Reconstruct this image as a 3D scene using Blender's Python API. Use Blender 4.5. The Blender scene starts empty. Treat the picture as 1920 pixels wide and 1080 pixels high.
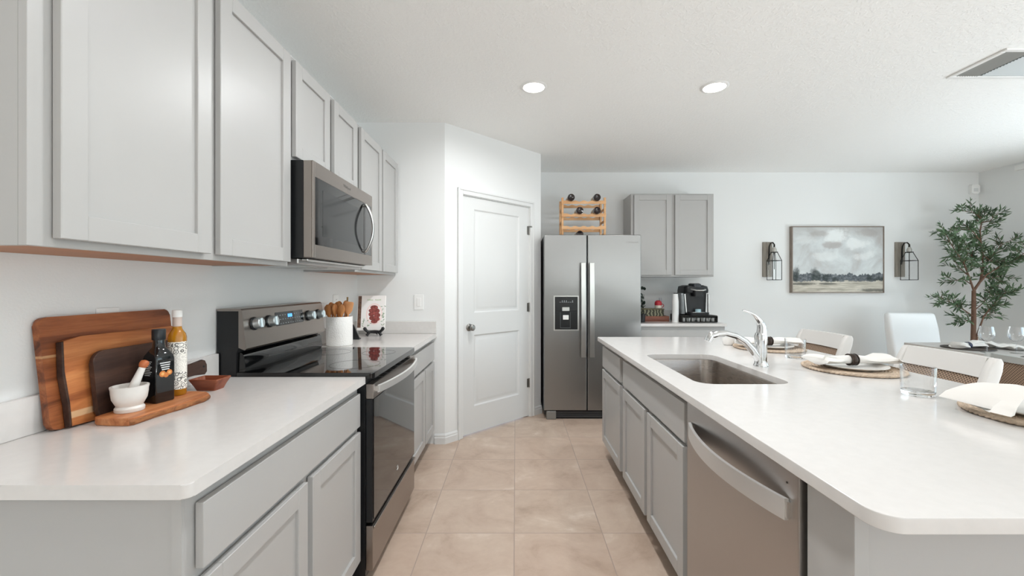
import bpy, bmesh, math, random
from math import pi, sin, cos, radians
from mathutils import Vector, Matrix

# ------------------------------------------------------------------ camera, world, light, exposure
SC = bpy.context.scene
COL = SC.collection
SC.view_settings.view_transform = 'Standard'
SC.view_settings.look = 'None'
SC.view_settings.gamma = 1.0
SC.view_settings.use_curve_mapping = False
SC.view_settings.exposure = 0.22

EYE = 1.315
cam = bpy.data.objects.new('camera', bpy.data.cameras.new('camera'))
COL.objects.link(cam)
cam.location = (0, 0, EYE)
cam.rotation_euler = (pi / 2, 0, 0)
cam.data.sensor_fit = 'HORIZONTAL'
cam.data.sensor_width = 36.0
cam.data.lens = 36.0 * 784 / 1920
cam.data.shift_x = -7 / 1920
cam.data.shift_y = -5.5 / 1920
cam.data.clip_start = 0.05
SC.camera = cam

world = bpy.data.worlds.new('world')
SC.world = world
world.use_nodes = True
wn = world.node_tree
sky = wn.nodes.new('ShaderNodeTexSky')
sky.sky_type = 'NISHITA'
sky.sun_disc = False
sky.sun_elevation = radians(50)
wn.links.new(sky.outputs[0], wn.nodes['Background'].inputs[0])
wn.nodes['Background'].inputs[1].default_value = 0.25
SC.cycles.max_bounces = 12
SC.cycles.diffuse_bounces = 7
SC.cycles.glossy_bounces = 6
SC.cycles.transmission_bounces = 10
SC.cycles.sample_clamp_indirect = 6.0
SC.cycles.blur_glossy = 0.6

# room (x right, y into the picture, z up)
XL, XR, YB, YF, HC = -1.315, 5.536, 5.0, -3.6, 2.661
YP = 3.465                       # pantry front wall
PA, PB = (-0.588, 3.465), (0.258, 4.298)

def area(name, loc, rot, sx, sy, power, color, shape='RECTANGLE', spread=180):
    d = bpy.data.lights.new(name, 'AREA')
    d.shape = shape
    d.size = sx
    if shape in ('RECTANGLE', 'ELLIPSE'):
        d.size_y = sy
    d.energy = power
    d.color = color
    d.spread = radians(spread)
    o = bpy.data.objects.new(name, d)
    o.location = loc
    o.rotation_euler = rot
    COL.objects.link(o)
    return o

# daylight through windows out of view, placed for their light (right wall beside the table, rear wall behind the camera)
area('daylight_right_window', (XR - 0.02, 1.60, 1.25), (0, pi / 2, 0), 2.1, 3.6, 34, (0.66, 0.89, 1.0))
area('daylight_right_window', (XR - 0.02, -2.0, 1.25), (0, pi / 2, 0), 2.1, 2.4, 8, (0.86, 0.95, 1.0))  # second right window, unseen, added to brighten the room
area('daylight_rear_window', (3.0, YF + 0.02, 1.25), (pi / 2, 0, 0), 3.2, 2.2, 8, (0.93, 0.97, 1.0))
# added fill lamps outside the windows, tilted up to brighten the ceiling
area('ceiling_fill', (XR + 0.75, 1.60, 0.1), (0, radians(150), 0), 1.3, 3.6, 150, (0.90, 0.96, 1.0))
area('ceiling_fill', (XR + 0.75, -2.0, 0.1), (0, radians(150), 0), 1.3, 2.4, 45, (0.96, 0.98, 1.0))
area('ceiling_fill', (3.0, YF - 0.75, 0.1), (radians(150), 0, 0), 3.2, 1.3, 300, (0.92, 0.97, 1.0))
LAMP = [(0.123, 2.84), (1.35, 2.84), (0.123, 1.60), (0.123, 0.35), (3.9, -1.3)]  # first two in view; the rest unseen, the aisle pair added as fill
LAMP_W = 12.5

# ------------------------------------------------------------------ helpers
rnd = random.Random(11)
OFF = {}

def lin(c):
    if isinstance(c, str):
        c = [int(c[i:i + 2], 16) / 255 for i in (0, 2, 4)]
        c = [v / 12.92 if v <= 0.04045 else ((v + 0.055) / 1.055) ** 2.4 for v in c]
    return (c[0], c[1], c[2], 1.0)

def mat(name, color, rough=0.5, metal=0.0, spec=0.5, trans=0.0, ior=1.45, coat=0.0, bump=0.0, bscale=200.0,
        vary=0.0, vscale=8.0, emit=0.0, stretch=None, sheen=0.0):
    m = bpy.data.materials.new(name)
    m.use_nodes = True
    nt = m.node_tree
    b = nt.nodes['Principled BSDF']
    b.inputs['Base Color'].default_value = lin(color)
    b.inputs['Roughness'].default_value = rough
    b.inputs['Metallic'].default_value = metal
    b.inputs['Specular IOR Level'].default_value = spec
    b.inputs['Transmission Weight'].default_value = trans
    b.inputs['IOR'].default_value = ior
    b.inputs['Coat Weight'].default_value = coat
    if sheen:
        b.inputs['Sheen Weight'].default_value = sheen
    if emit:
        b.inputs['Emission Color'].default_value = lin(color)
        b.inputs['Emission Strength'].default_value = emit
    if bump or vary:
        tc = nt.nodes.new('ShaderNodeTexCoord')
        mp = nt.nodes.new('ShaderNodeMapping')
        nt.links.new(tc.outputs['Object'], mp.inputs[0])
        if stretch:
            mp.inputs['Scale'].default_value = stretch
    if bump:
        n = nt.nodes.new('ShaderNodeTexNoise')
        n.inputs['Scale'].default_value = bscale
        n.inputs['Detail'].default_value = 3
        bp = nt.nodes.new('ShaderNodeBump')
        bp.inputs['Strength'].default_value = bump
        bp.inputs['Distance'].default_value = 0.01
        nt.links.new(mp.outputs[0], n.inputs['Vector'])
        nt.links.new(n.outputs['Fac'], bp.inputs['Height'])
        nt.links.new(bp.outputs[0], b.inputs['Normal'])
    if vary:
        n = nt.nodes.new('ShaderNodeTexNoise')
        n.inputs['Scale'].default_value = vscale
        n.inputs['Detail'].default_value = 6
        hs = nt.nodes.new('ShaderNodeHueSaturation')
        hs.inputs['Color'].default_value = lin(color)
        mr = nt.nodes.new('ShaderNodeMapRange')
        mr.inputs[1].default_value = 0.3
        mr.inputs[2].default_value = 0.7
        mr.inputs[3].default_value = 1 - vary
        mr.inputs[4].default_value = 1 + vary
        nt.links.new(mp.outputs[0], n.inputs['Vector'])
        nt.links.new(n.outputs['Fac'], mr.inputs[0])
        nt.links.new(mr.outputs[0], hs.inputs['Value'])
        nt.links.new(hs.outputs[0], b.inputs['Base Color'])
    return m

class NG:
    """small node-graph helper"""
    def __init__(s, m):
        s.m = m
        s.nt = m.node_tree
        s.b = s.nt.nodes['Principled BSDF']
    def new(s, t, **kw):
        n = s.nt.nodes.new(t)
        for k, v in kw.items():
            setattr(n, k, v)
        return n
    def link(s, a, b):
        s.nt.links.new(a, b)
    def val(s, sock, v):
        if hasattr(v, 'is_output'):
            s.link(v, sock)
        else:
            sock.default_value = v
    def math(s, op, a, b=0.0, clamp=False):
        n = s.new('ShaderNodeMath', operation=op)
        n.use_clamp = clamp
        s.val(n.inputs[0], a)
        s.val(n.inputs[1], b)
        return n.outputs[0]
    def mix(s, f, a, b):
        n = s.new('ShaderNodeMix', data_type='RGBA')
        s.val(n.inputs[0], f)
        s.val(n.inputs[6], lin(a) if isinstance(a, (str, tuple)) else a)
        s.val(n.inputs[7], lin(b) if isinstance(b, (str, tuple)) else b)
        return n.outputs[2]
    def obj(s, scale=None, coord='Object'):
        tc = s.new('ShaderNodeTexCoord')
        o = tc.outputs[coord]
        if scale:
            mp = s.new('ShaderNodeMapping')
            mp.inputs['Scale'].default_value = scale
            s.link(o, mp.inputs[0])
            o = mp.outputs[0]
        return o
    def sep(s, v):
        n = s.new('ShaderNodeSeparateXYZ')
        s.link(v, n.inputs[0])
        return n.outputs
    def noise(s, v, scale, detail=4, rough=0.5, dist=0.0):
        n = s.new('ShaderNodeTexNoise')
        n.inputs['Scale'].default_value = scale
        n.inputs['Detail'].default_value = detail
        n.inputs['Roughness'].default_value = rough
        n.inputs['Distortion'].default_value = dist
        s.link(v, n.inputs['Vector'])
        return n.outputs['Fac']
    def ramp(s, f, stops, interp='LINEAR'):
        n = s.new('ShaderNodeValToRGB')
        cr = n.color_ramp
        cr.interpolation = interp
        while len(cr.elements) < len(stops):
            cr.elements.new(0.5)
        for e, (p, c) in zip(cr.elements, stops):
            e.position = p
            e.color = lin(c)
        s.link(f, n.inputs[0])
        return n.outputs[0]
    def step(s, v, a, b):
        n = s.new('ShaderNodeMapRange')
        n.interpolation_type = 'SMOOTHSTEP'
        s.val(n.inputs[0], v)
        s.val(n.inputs[1], a)
        s.val(n.inputs[2], b)
        return n.outputs[0]
    def color(s, c):
        s.link(c, s.b.inputs['Base Color'])
    def bump(s, h, strength=0.3, dist=0.01):
        n = s.new('ShaderNodeBump')
        n.inputs['Strength'].default_value = strength
        n.inputs['Distance'].default_value = dist
        s.link(h, n.inputs['Height'])
        s.link(n.outputs[0], s.b.inputs['Normal'])

class MB:
    """collects shapes, then links them as ONE mesh object"""
    def __init__(s, M=None):
        s.bm = bmesh.new()
        s.M = M or Matrix.Identity(4)
        s.mi = 0
        s.wn = False
    def _add(s, verts, faces, local=None):
        L = local or Matrix.Identity(4)
        vs = [s.bm.verts.new(L @ Vector(v)) for v in verts]
        fs = []
        for f in faces:
            try:
                fc = s.bm.faces.new([vs[i] for i in f])
                fc.material_index = s.mi
                fs.append(fc)
            except ValueError:
                pass
        return vs, fs
    def box(s, x0, x1, y0, y1, z0, z1, bev=0.0, seg=1, local=None):
        x0, x1 = min(x0, x1), max(x0, x1)
        y0, y1 = min(y0, y1), max(y0, y1)
        z0, z1 = min(z0, z1), max(z0, z1)
        v = [(x, y, z) for z in (z0, z1) for y in (y0, y1) for x in (x0, x1)]
        f = [(0, 2, 3, 1), (4, 5, 7, 6), (0, 1, 5, 4), (2, 6, 7, 3), (0, 4, 6, 2), (1, 3, 7, 5)]
        vs, fs = s._add(v, f, local)
        if bev:
            s.wn = s.wn or seg > 1
            bev = min(bev, 0.45 * min(x1 - x0, y1 - y0, z1 - z0))
            ed = set(e for q in fs for e in q.edges)
            bmesh.ops.bevel(s.bm, geom=list(ed), offset=bev, segments=seg, profile=0.5, affect='EDGES')
        return s
    def prism(s, pts, z0, z1, local=None, bev=0.0, seg=2, only_top=False):
        """polygon in xy extruded along z"""
        n = len(pts)
        a = sum(pts[i][0] * pts[(i + 1) % n][1] - pts[(i + 1) % n][0] * pts[i][1] for i in range(n))
        if a < 0:
            pts = pts[::-1]
        v = [(p[0], p[1], z0) for p in pts] + [(p[0], p[1], z1) for p in pts]
        f = [tuple(range(n))[::-1], tuple(range(n, 2 * n))] + [(i, (i + 1) % n, n + (i + 1) % n, n + i) for i in range(n)]
        vs, fs = s._add(v, f, local)
        if bev:
            s.wn = s.wn or seg > 1
            ed = set(fs[1].edges) | (set() if only_top else set(fs[0].edges))
            bmesh.ops.bevel(s.bm, geom=list(ed), offset=bev, segments=seg, profile=0.5, affect='EDGES')
        return s
    def cyl(s, p0, p1, r0, r1=None, n=20, caps=True):
        return s.tube([p0, p1], [r0, r0 if r1 is None else r1], n, caps)
    def tube(s, path, radii, n=12, caps=True, flat=1.0, up=None):
        """swept circle (flat<1 squashes along the frame's second axis)"""
        P = [Vector(p) for p in path]
        if not hasattr(radii, '__len__'):
            radii = [radii] * len(P)
        T = []
        for i in range(len(P)):
            a, b = P[max(i - 1, 0)], P[min(i + 1, len(P) - 1)]
            T.append((b - a).normalized())
        u = Vector(up) if up else (Vector((0, 0, 1)) if abs(T[0].z) < 0.9 else Vector((1, 0, 0)))
        u = (u - T[0] * u.dot(T[0])).normalized()
        verts, faces = [], []
        for i, p in enumerate(P):
            u = (u - T[i] * u.dot(T[i]))
            u = u.normalized() if u.length > 1e-6 else T[i].orthogonal().normalized()
            w = T[i].cross(u)
            r = radii[i]
            rx, ry = r if hasattr(r, '__len__') else (r, r * flat)
            for k in range(n):
                t = 2 * pi * k / n
                verts.append(p + w * (rx * cos(t)) + u * (ry * sin(t)))
        for i in range(len(P) - 1):
            for k in range(n):
                a, b = i * n + k, i * n + (k + 1) % n
                faces.append((a, b, b + n, a + n))
        if caps:
            faces.append(tuple(range(n))[::-1])
            faces.append(tuple(range((len(P) - 1) * n, len(P) * n)))
        s._add(verts, faces)
        return s
    def lathe(s, prof, c=(0, 0, 0), n=32, local=None, closed=False):
        """profile of (radius, height) turned about z"""
        verts, faces, rows = [], [], []
        for r, z in prof:
            if r < 1e-5:
                rows.append([len(verts)])
                verts.append((c[0], c[1], c[2] + z))
            else:
                rows.append(list(range(len(verts), len(verts) + n)))
                verts += [(c[0] + r * cos(2 * pi * k / n), c[1] + r * sin(2 * pi * k / n), c[2] + z) for k in range(n)]
        pairs = list(zip(rows, rows[1:]))
        if closed:
            pairs.append((rows[-1], rows[0]))
        for A, B in pairs:
            for k in range(n):
                a0, a1 = A[k % len(A)], A[(k + 1) % len(A)]
                b0, b1 = B[k % len(B)], B[(k + 1) % len(B)]
                f = []
                for q in (a0, a1, b1, b0):
                    if q not in f:
                        f.append(q)
                if len(f) > 2:
                    faces.append(tuple(f))
        s._add(verts, faces, local)
        return s
    def loft(s, loops, cap0=True, cap1=True, close=True):
        n = len(loops[0])
        verts = [p for L in loops for p in L]
        faces = []
        for i in range(len(loops) - 1):
            for k in range(n if close else n - 1):
                a, b = i * n + k, i * n + (k + 1) % n
                faces.append((a, b, b + n, a + n))
        if cap0:
            faces.append(tuple(range(n))[::-1])
        if cap1:
            faces.append(tuple(range((len(loops) - 1) * n, len(loops) * n)))
        s._add(verts, faces)
        return s
    def sphere(s, c, r, sc=(1, 1, 1), u=16, v=10, local=None):
        verts, faces = [], []
        prof = [(sin(pi * i / v), -cos(pi * i / v)) for i in range(v + 1)]
        L = Matrix.Translation(c) @ (local or Matrix.Identity(4)) @ Matrix.Diagonal((r * sc[0], r * sc[1], r * sc[2], 1))
        s.lathe([(max(a, 0), b) for a, b in prof], n=u, local=L)
        return s
    def quadgrid(s, fn, nu, nv, thick=None):
        verts = [fn(i / nu, j / nv) for j in range(nv + 1) for i in range(nu + 1)]
        faces = [(j * (nu + 1) + i, j * (nu + 1) + i + 1, (j + 1) * (nu + 1) + i + 1, (j + 1) * (nu + 1) + i)
                 for j in range(nv) for i in range(nu)]
        s._add(verts, faces)
        return s
    def build(s, name, mats, parent=None, smooth=35, recalc=True):
        off = OFF.get(parent.name, Vector((0, 0, 0))) if parent else Vector((0, 0, 0))
        bm = s.bm
        bmesh.ops.transform(bm, matrix=s.M, verts=bm.verts)
        if off.length:
            bmesh.ops.translate(bm, vec=-off, verts=bm.verts)
        if recalc:
            bmesh.ops.recalc_face_normals(bm, faces=bm.faces)
        me = bpy.data.meshes.new(name)
        bm.to_mesh(me)
        bm.free()
        for m in (mats if isinstance(mats, (list, tuple)) else [mats]):
            me.materials.append(m)
        if smooth:
            me.polygons.foreach_set('use_smooth', [True] * len(me.polygons))
            me.set_sharp_from_angle(angle=radians(smooth))
        o = bpy.data.objects.new(name, me)
        COL.objects.link(o)
        if s.wn:
            w = o.modifiers.new('weighted_normals', 'WEIGHTED_NORMAL')
            w.keep_sharp = True
        if parent:
            o.parent = parent
            OFF[o.name] = off
        return o

def solidify(o, t, offset=-1):
    m = o.modifiers.new('thickness', 'SOLIDIFY')
    m.thickness = t
    m.offset = offset
    return o

def tag(o, label=None, cat=None, group=None, kind=None):
    if label:
        o['label'] = label
    if cat:
        o['category'] = cat
    if group:
        o['group'] = group
    if kind:
        o['kind'] = kind
    return o

def thing(name, label, cat, loc=(0, 0, 0), group=None, rz=0.0, kind=None):
    o = bpy.data.objects.new(name, None)
    o.empty_display_size = 0.05
    o.location = loc
    o.rotation_euler = (0, 0, rz)
    COL.objects.link(o)
    OFF[o.name] = Vector(loc)
    return tag(o, label, cat, group, kind)

def local_thing(name, label, cat, group=None):
    """built about the origin, then moved with place()"""
    return thing(name, label, cat, (0, 0, 0), group)

def place(o, loc, rz=0.0, rx=0.0, ry=0.0):
    o.location = loc
    o.rotation_euler = (rx, ry, rz)
    return o

def copy_tree(o, label=None, group=None, parent=None):
    c = o.copy()
    COL.objects.link(c)
    if parent:
        c.parent = parent
    if label:
        c['label'] = label
    if group:
        c['group'] = group
    for ch in list(o.children):
        copy_tree(ch, parent=c)
    return c

def rrect(x0, x1, y0, y1, r, n=6):
    rs = r if hasattr(r, '__len__') else [r] * 4      # corners: x0y0, x1y0, x1y1, x0y1
    out = []
    for (cx, cy, a0, q) in ((x0 + rs[0], y0 + rs[0], pi, rs[0]), (x1 - rs[1], y0 + rs[1], 1.5 * pi, rs[1]),
                            (x1 - rs[2], y1 - rs[2], 0, rs[2]), (x0 + rs[3], y1 - rs[3], pi / 2, rs[3])):
        for k in range(n + 1):
            t = a0 + pi / 2 * k / n
            out.append((cx + q * cos(t), cy + q * sin(t)))
    return out

def text_mesh(name, body, size, m, parent, M, extrude=0.0006, align='CENTER'):
    cu = bpy.data.curves.new(name, 'FONT')
    cu.body = body
    cu.size = size
    cu.extrude = extrude
    cu.align_x = align
    cu.align_y = 'CENTER'
    t = bpy.data.objects.new(name, cu)
    COL.objects.link(t)
    dg = bpy.context.evaluated_depsgraph_get()
    me = bpy.data.meshes.new_from_object(t.evaluated_get(dg))
    bpy.data.objects.remove(t)
    off = OFF.get(parent.name, Vector((0, 0, 0)))
    me.transform(Matrix.Translation(-off) @ M)
    me.materials.clear()
    me.materials.append(m)
    o = bpy.data.objects.new(name, me)
    COL.objects.link(o)
    o.parent = parent
    OFF[o.name] = off
    return o

def basis(origin, u, v, w):
    M = Matrix.Identity(4)
    for i, a in enumerate((u, v, w)):
        for j in range(3):
            M[j][i] = a[j]
    for j in range(3):
        M[j][3] = origin[j]
    return M

def face_px(x, y0):          # a front that looks towards +x, u runs along +y
    return basis((x, y0, 0), (0, 1, 0), (0, 0, 1), (1, 0, 0))
def face_mx(x, y0):          # a front that looks towards -x, u runs along -y
    return basis((x, y0, 0), (0, -1, 0), (0, 0, 1), (-1, 0, 0))
def face_my(x0, y):          # a front that looks towards -y, u runs along +x
    return basis((x0, y, 0), (1, 0, 0), (0, 0, 1), (0, -1, 0))

# ------------------------------------------------------------------ materials
m_wall = mat('wall_paint', 'e6e7e6', 0.7, bump=0.05, bscale=160)
m_trim = mat('white_trim_paint', 'dedfde', 0.4)
m_door = mat('white_door_paint', 'd9dad9', 0.38)
m_cab = mat('grey_cabinet_paint', 'b2b1af', 0.34, vary=0.015, vscale=3)
m_ply = mat('cabinet_underside_wood', 'a8714a', 0.5, vary=0.12, vscale=6, stretch=(8, 1, 1))
m_dark = mat('dark_gap', '2a2826', 0.7)
m_handle = mat('pale_satin_handle', 'dedddb', 0.42, metal=0.75)
m_nickel = mat('satin_nickel', '8f8d89', 0.35, metal=0.9)
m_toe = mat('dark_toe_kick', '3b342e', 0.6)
m_quartz = mat('white_quartz', 'd6d3d0', 0.16, spec=0.5, vary=0.02, vscale=40)
m_black = mat('black_enamel', '17181a', 0.3)
m_blackpl = mat('black_plastic', '1b1c1e', 0.4)
m_bglass = mat('black_glass', '08090a', 0.04, spec=0.6, coat=0.3)
m_chrome = mat('chrome', 'e3e5e6', 0.06, metal=1.0)
m_alu = mat('satin_silver', 'd2d2d0', 0.28, metal=1.0)
m_white = mat('white_ceramic', 'efedea', 0.2)
m_whitepl = mat('white_plastic', 'eeeeec', 0.4)
m_iron = mat('black_iron', '25231f', 0.5, metal=0.4)
m_glass = mat('clear_glass', 'ffffff', 0.0, trans=1.0, ior=1.45)
m_linen = mat('white_linen', 'e6e3de', 0.85, bump=0.12, bscale=500)

def brushed(name, c, rough, scale):
    m = mat(name, c, rough, metal=1.0)
    g = NG(m)
    v = g.obj(scale)
    n = g.noise(v, 1.0, 3)
    g.bump(n, 0.06, 0.002)
    mr = g.new('ShaderNodeMapRange')
    mr.inputs[3].default_value = rough - 0.05
    mr.inputs[4].default_value = rough + 0.08
    g.link(n, mr.inputs[0])
    g.link(mr.outputs[0], g.b.inputs['Roughness'])
    return m
m_steel = brushed('brushed_steel', 'b6b3b1', 0.30, (6, 6, 900))
m_steelv = brushed('brushed_steel_vertical_grain', '979796', 0.34, (900, 900, 6))
m_steeld = brushed('brushed_steel_dark', '9f9791', 0.30, (6, 6, 900))
m_sinksteel = brushed('sink_steel', 'a59d96', 0.24, (10, 10, 500))

# knock-down textured ceiling
m_ceil = mat('textured_ceiling_paint', 'f8f8f6', 0.85)
g = NG(m_ceil)
v = g.obj()
g.bump(g.step(g.noise(v, 55, 4, 0.6), 0.45, 0.62), 0.35, 0.004)

# floor tiles, 47 cm, thin grout
TS, TX, TY = 0.467, -0.008, 3.151
m_floor = mat('beige_floor_tile', 'c7b2a0', 0.34)
g = NG(m_floor)
P = g.sep(g.obj())
def cell(c, o):
    t = g.math('DIVIDE', g.math('SUBTRACT', c, o), TS)
    return g.math('FLOOR', t), g.math('ABSOLUTE', g.math('SUBTRACT', g.math('FRACT', t), 0.5))
ix, fx = cell(P[0], TX)
iy, fy = cell(P[1], TY)
edge = g.math('MAXIMUM', fx, fy)
grout = g.step(edge, 0.4935, 0.4955)
cmb = g.new('ShaderNodeCombineXYZ')
g.link(ix, cmb.inputs[0])
g.link(iy, cmb.inputs[1])
wn_ = g.new('ShaderNodeTexWhiteNoise', noise_dimensions='2D')
g.link(cmb.outputs[0], wn_.inputs[0])
vadd = g.new('ShaderNodeVectorMath', operation='MULTIPLY_ADD')
g.link(cmb.outputs[0], vadd.inputs[0])
vadd.inputs[1].default_value = (7.3, 3.1, 0)
g.link(g.obj(), vadd.inputs[2])
n1 = g.noise(vadd.outputs[0], 3.2, 7, 0.62, 0.8)
n2 = g.noise(vadd.outputs[0], 22, 5, 0.6)
base = g.ramp(g.math('ADD', g.math('MULTIPLY', n1, 0.8), g.math('MULTIPLY', n2, 0.2)),
              [(0.32, 'a6917f'), (0.45, 'bba695'), (0.58, 'c6b3a2'), (0.70, 'd8c9bb')])
tone = g.mix(g.math('MULTIPLY', wn_.outputs[0], 0.35), base, 'c6ab99')
g.color(g.mix(grout, tone, 'a8968a'))
inv = g.math('SUBTRACT', 1.0, grout)
g.bump(inv, 0.3, 0.002)

def woodmat(name, stops, axis, scale=14.0, stretch=0.12, rough=0.4, streak=None, band=None):
    """grain running along axis (0,1,2)"""
    m = mat(name, stops[1][1], rough)
    g = NG(m)
    sc = [1.0, 1.0, 1.0]
    sc[axis] = stretch
    v = g.obj(tuple(sc))
    n = g.noise(v, scale, 6, 0.6, 1.2)
    c = g.ramp(n, stops)
    if streak:
        n3 = g.noise(v, scale * 0.45, 2, 0.4, 0.4)
        c = g.mix(g.step(n3, streak[0], streak[1]), c, streak[2])
    if band:
        z = g.math('ADD', g.sep(g.obj())[2], g.math('MULTIPLY', g.math('SUBTRACT', g.noise(v, 7, 3), 0.5), 0.022))
        hit = g.math('MULTIPLY', g.step(z, band[0], band[0] + 0.003), g.step(z, band[1], band[1] - 0.003))
        c = g.mix(g.math('MULTIPLY', hit, 0.85), c, band[2])
    f = g.noise(v, scale * 9, 3)
    c = g.mix(g.math('MULTIPLY', g.step(f, 0.5, 0.75), 0.25), c, stops[0][1])
    g.color(c)
    return m

# ------------------------------------------------------------------ the setting
def struct(name, mb, m, parent=None, smooth=35):
    o = mb.build(name, m, parent, smooth)
    if not parent:
        o['kind'] = 'structure'
    return o

struct('floor', MB().box(XL - 0.1, XR + 0.1, YF - 0.1, YB + 0.1, -0.1, 0), m_floor)
struct('ceiling', MB().box(XL - 0.1, XR + 0.1, YF - 0.1, YB + 0.1, HC, HC + 0.1), m_ceil)
struct('wall_left', MB().box(XL - 0.1, XL, YF, YP + 0.1, 0, HC), m_wall)
struct('wall_back', MB().box(PB[0] - 0.1, XR + 0.1, YB, YB + 0.1, 0, HC), m_wall)
WR = [(-0.2, 3.4), (-3.2, -0.8)]
WZ0, WZ1 = 0.15, 2.35
struct('wall_right', MB().box(XR, XR + 0.1, YF, WR[1][0], 0, HC).box(XR, XR + 0.1, WR[1][1], WR[0][0], 0, HC).box(XR, XR + 0.1, WR[0][1], YB, 0, HC)
       .box(XR, XR + 0.1, *WR[0], 0, WZ0).box(XR, XR + 0.1, *WR[1], 0, WZ0).box(XR, XR + 0.1, *WR[0], WZ1, HC).box(XR, XR + 0.1, *WR[1], WZ1, HC), m_wall)
WB = (1.4, 4.6, 0.1, 2.35)
struct('wall_rear', MB().box(XL, WB[0], YF - 0.1, YF, 0, HC).box(WB[1], XR, YF - 0.1, YF, 0, HC)
       .box(WB[0], WB[1], YF - 0.1, YF, 0, WB[2]).box(WB[0], WB[1], YF - 0.1, YF, WB[3], HC), m_wall)

def thin_glass(name, edge, base=0.03, power=3.0, tint=(1, 1, 1, 1)):
    m = bpy.data.materials.new(name)
    m.use_nodes = True
    nt = m.node_tree
    nt.nodes.remove(nt.nodes['Principled BSDF'])
    tr = nt.nodes.new('ShaderNodeBsdfTransparent')
    tr.inputs[0].default_value = tint
    gl = nt.nodes.new('ShaderNodeBsdfGlossy')
    gl.inputs['Roughness'].default_value = 0.02
    lw = nt.nodes.new('ShaderNodeLayerWeight')
    lw.inputs[0].default_value = 0.5
    p = nt.nodes.new('ShaderNodeMath')
    p.operation = 'POWER'
    p.inputs[1].default_value = power
    r = nt.nodes.new('ShaderNodeMapRange')
    r.inputs[3].default_value = base
    r.inputs[4].default_value = edge
    mx = nt.nodes.new('ShaderNodeMixShader')
    nt.links.new(lw.outputs['Facing'], p.inputs[0])
    nt.links.new(p.outputs[0], r.inputs[0])
    nt.links.new(r.outputs[0], mx.inputs[0])
    nt.links.new(tr.outputs[0], mx.inputs[1])
    nt.links.new(gl.outputs[0], mx.inputs[2])
    nt.links.new(mx.outputs[0], nt.nodes['Material Output'].inputs[0])
    return m
m_pane = thin_glass('window_glass', 0.7, 0.04, 4.0)
m_thin = thin_glass('thin_drinking_glass', 0.75, 0.035, 2.6)
m_wineg = thin_glass('thin_wine_glass', 0.95, 0.05, 1.7)

def window(name, M, w, z0, z1, n):
    mb = MB(M)
    mb.box(0, 0.06, z0, z1, -0.07, 0.0).box(w - 0.06, w, z0, z1, -0.07, 0.0)
    mb.box(0, w, z0, z0 + 0.06, -0.07, 0).box(0, w, z1 - 0.06, z1, -0.07, 0)
    for k in range(1, n):
        mb.box(w * k / n - 0.03, w * k / n + 0.03, z0, z1, -0.07, 0)
    o = struct(name, mb, m_trim)
    MB(M).box(0.05, w - 0.05, z0 + 0.05, z1 - 0.05, -0.04, -0.034).build('window_pane', m_pane, o, 0)
window('window_1', face_mx(XR + 0.08, WR[0][1]), 3.6, WZ0, WZ1, 4)
window('window_2', face_mx(XR + 0.08, WR[1][1]), 2.4, WZ0, WZ1, 3)  # unseen extra opening, added for more side light
window('window_3', basis((WB[1], YF - 0.08, 0), (-1, 0, 0), (0, 0, 1), (0, 1, 0)), WB[1] - WB[0], WB[2], WB[3], 4)

# pantry bump-out: front wall, diagonal wall with the door, return wall to the back
DX, DY = PB[0] - PA[0], PB[1] - PA[1]
DL = math.hypot(DX, DY)
DU = (DX / DL, DY / DL)
DN = (DU[1], -DU[0])                                   # out of the pantry, towards the kitchen
DM = basis((PA[0], PA[1], 0), (DU[0], DU[1], 0), (0, 0, 1), (DN[0], DN[1], 0))
struct('wall_pantry', MB().prism([(XL, YP), PA, (PA[0] - 0.042, YP + 0.1), (XL, YP + 0.1)], 0, HC), m_wall)
S0, S1, DH = 0.183, 1.020, 2.092                         # door opening along the diagonal
mb = MB(DM)
mb.box(0, S0, 0, HC, -0.1, 0).box(S1, DL, 0, HC, -0.1, 0).box(S0, S1, DH, HC, -0.1, 0)
struct('wall_diagonal', mb, m_wall)
struct('wall_return', MB().prism([PB, (PB[0], YB), (PB[0] - 0.1, YB), (PB[0] - 0.1, PB[1] - 0.04)], 0, HC), m_wall)

def skirting(name, path, h=0.083, t=0.014):
    """moulded baseboard along a plan path, thickness to the right-hand side of travel"""
    mb = MB()
    prof = [(0, 0), (t, 0), (t, h * 0.62), (t * 0.75, h * 0.70), (t * 0.75, h * 0.84), (t * 0.3, h), (0, h)]
    pts = [Vector((p[0], p[1], 0)) for p in path]
    loops = []
    for i, p in enumerate(pts):
        d0 = (pts[i] - pts[i - 1]).normalized() if i else None
        d1 = (pts[i + 1] - pts[i]).normalized() if i < len(pts) - 1 else None
        n0 = Vector((d0.y, -d0.x, 0)) if d0 else None
        n1 = Vector((d1.y, -d1.x, 0)) if d1 else None
        if n0 and n1:
            b = (n0 + n1).normalized()
            b = b / max(b.dot(n0), 0.3)
        else:
            b = n0 or n1
        loops.append([p + b * a + Vector((0, 0, z)) for a, z in prof])
    mb.loft(loops)
    struct(name, mb, m_trim, smooth=20)
def dpt(s):
    return (PA[0] + DU[0] * s, PA[1] + DU[1] * s)
skirting('baseboard_pantry', [(-0.672, YP), PA, dpt(0.126)])
skirting('baseboard_return', [dpt(1.079), PB, (PB[0], YB)])
skirting('baseboard_back', [(2.225, YB), (XR, YB)])
skirting('baseboard_right', [(XR, YB), (XR, YF)])

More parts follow.
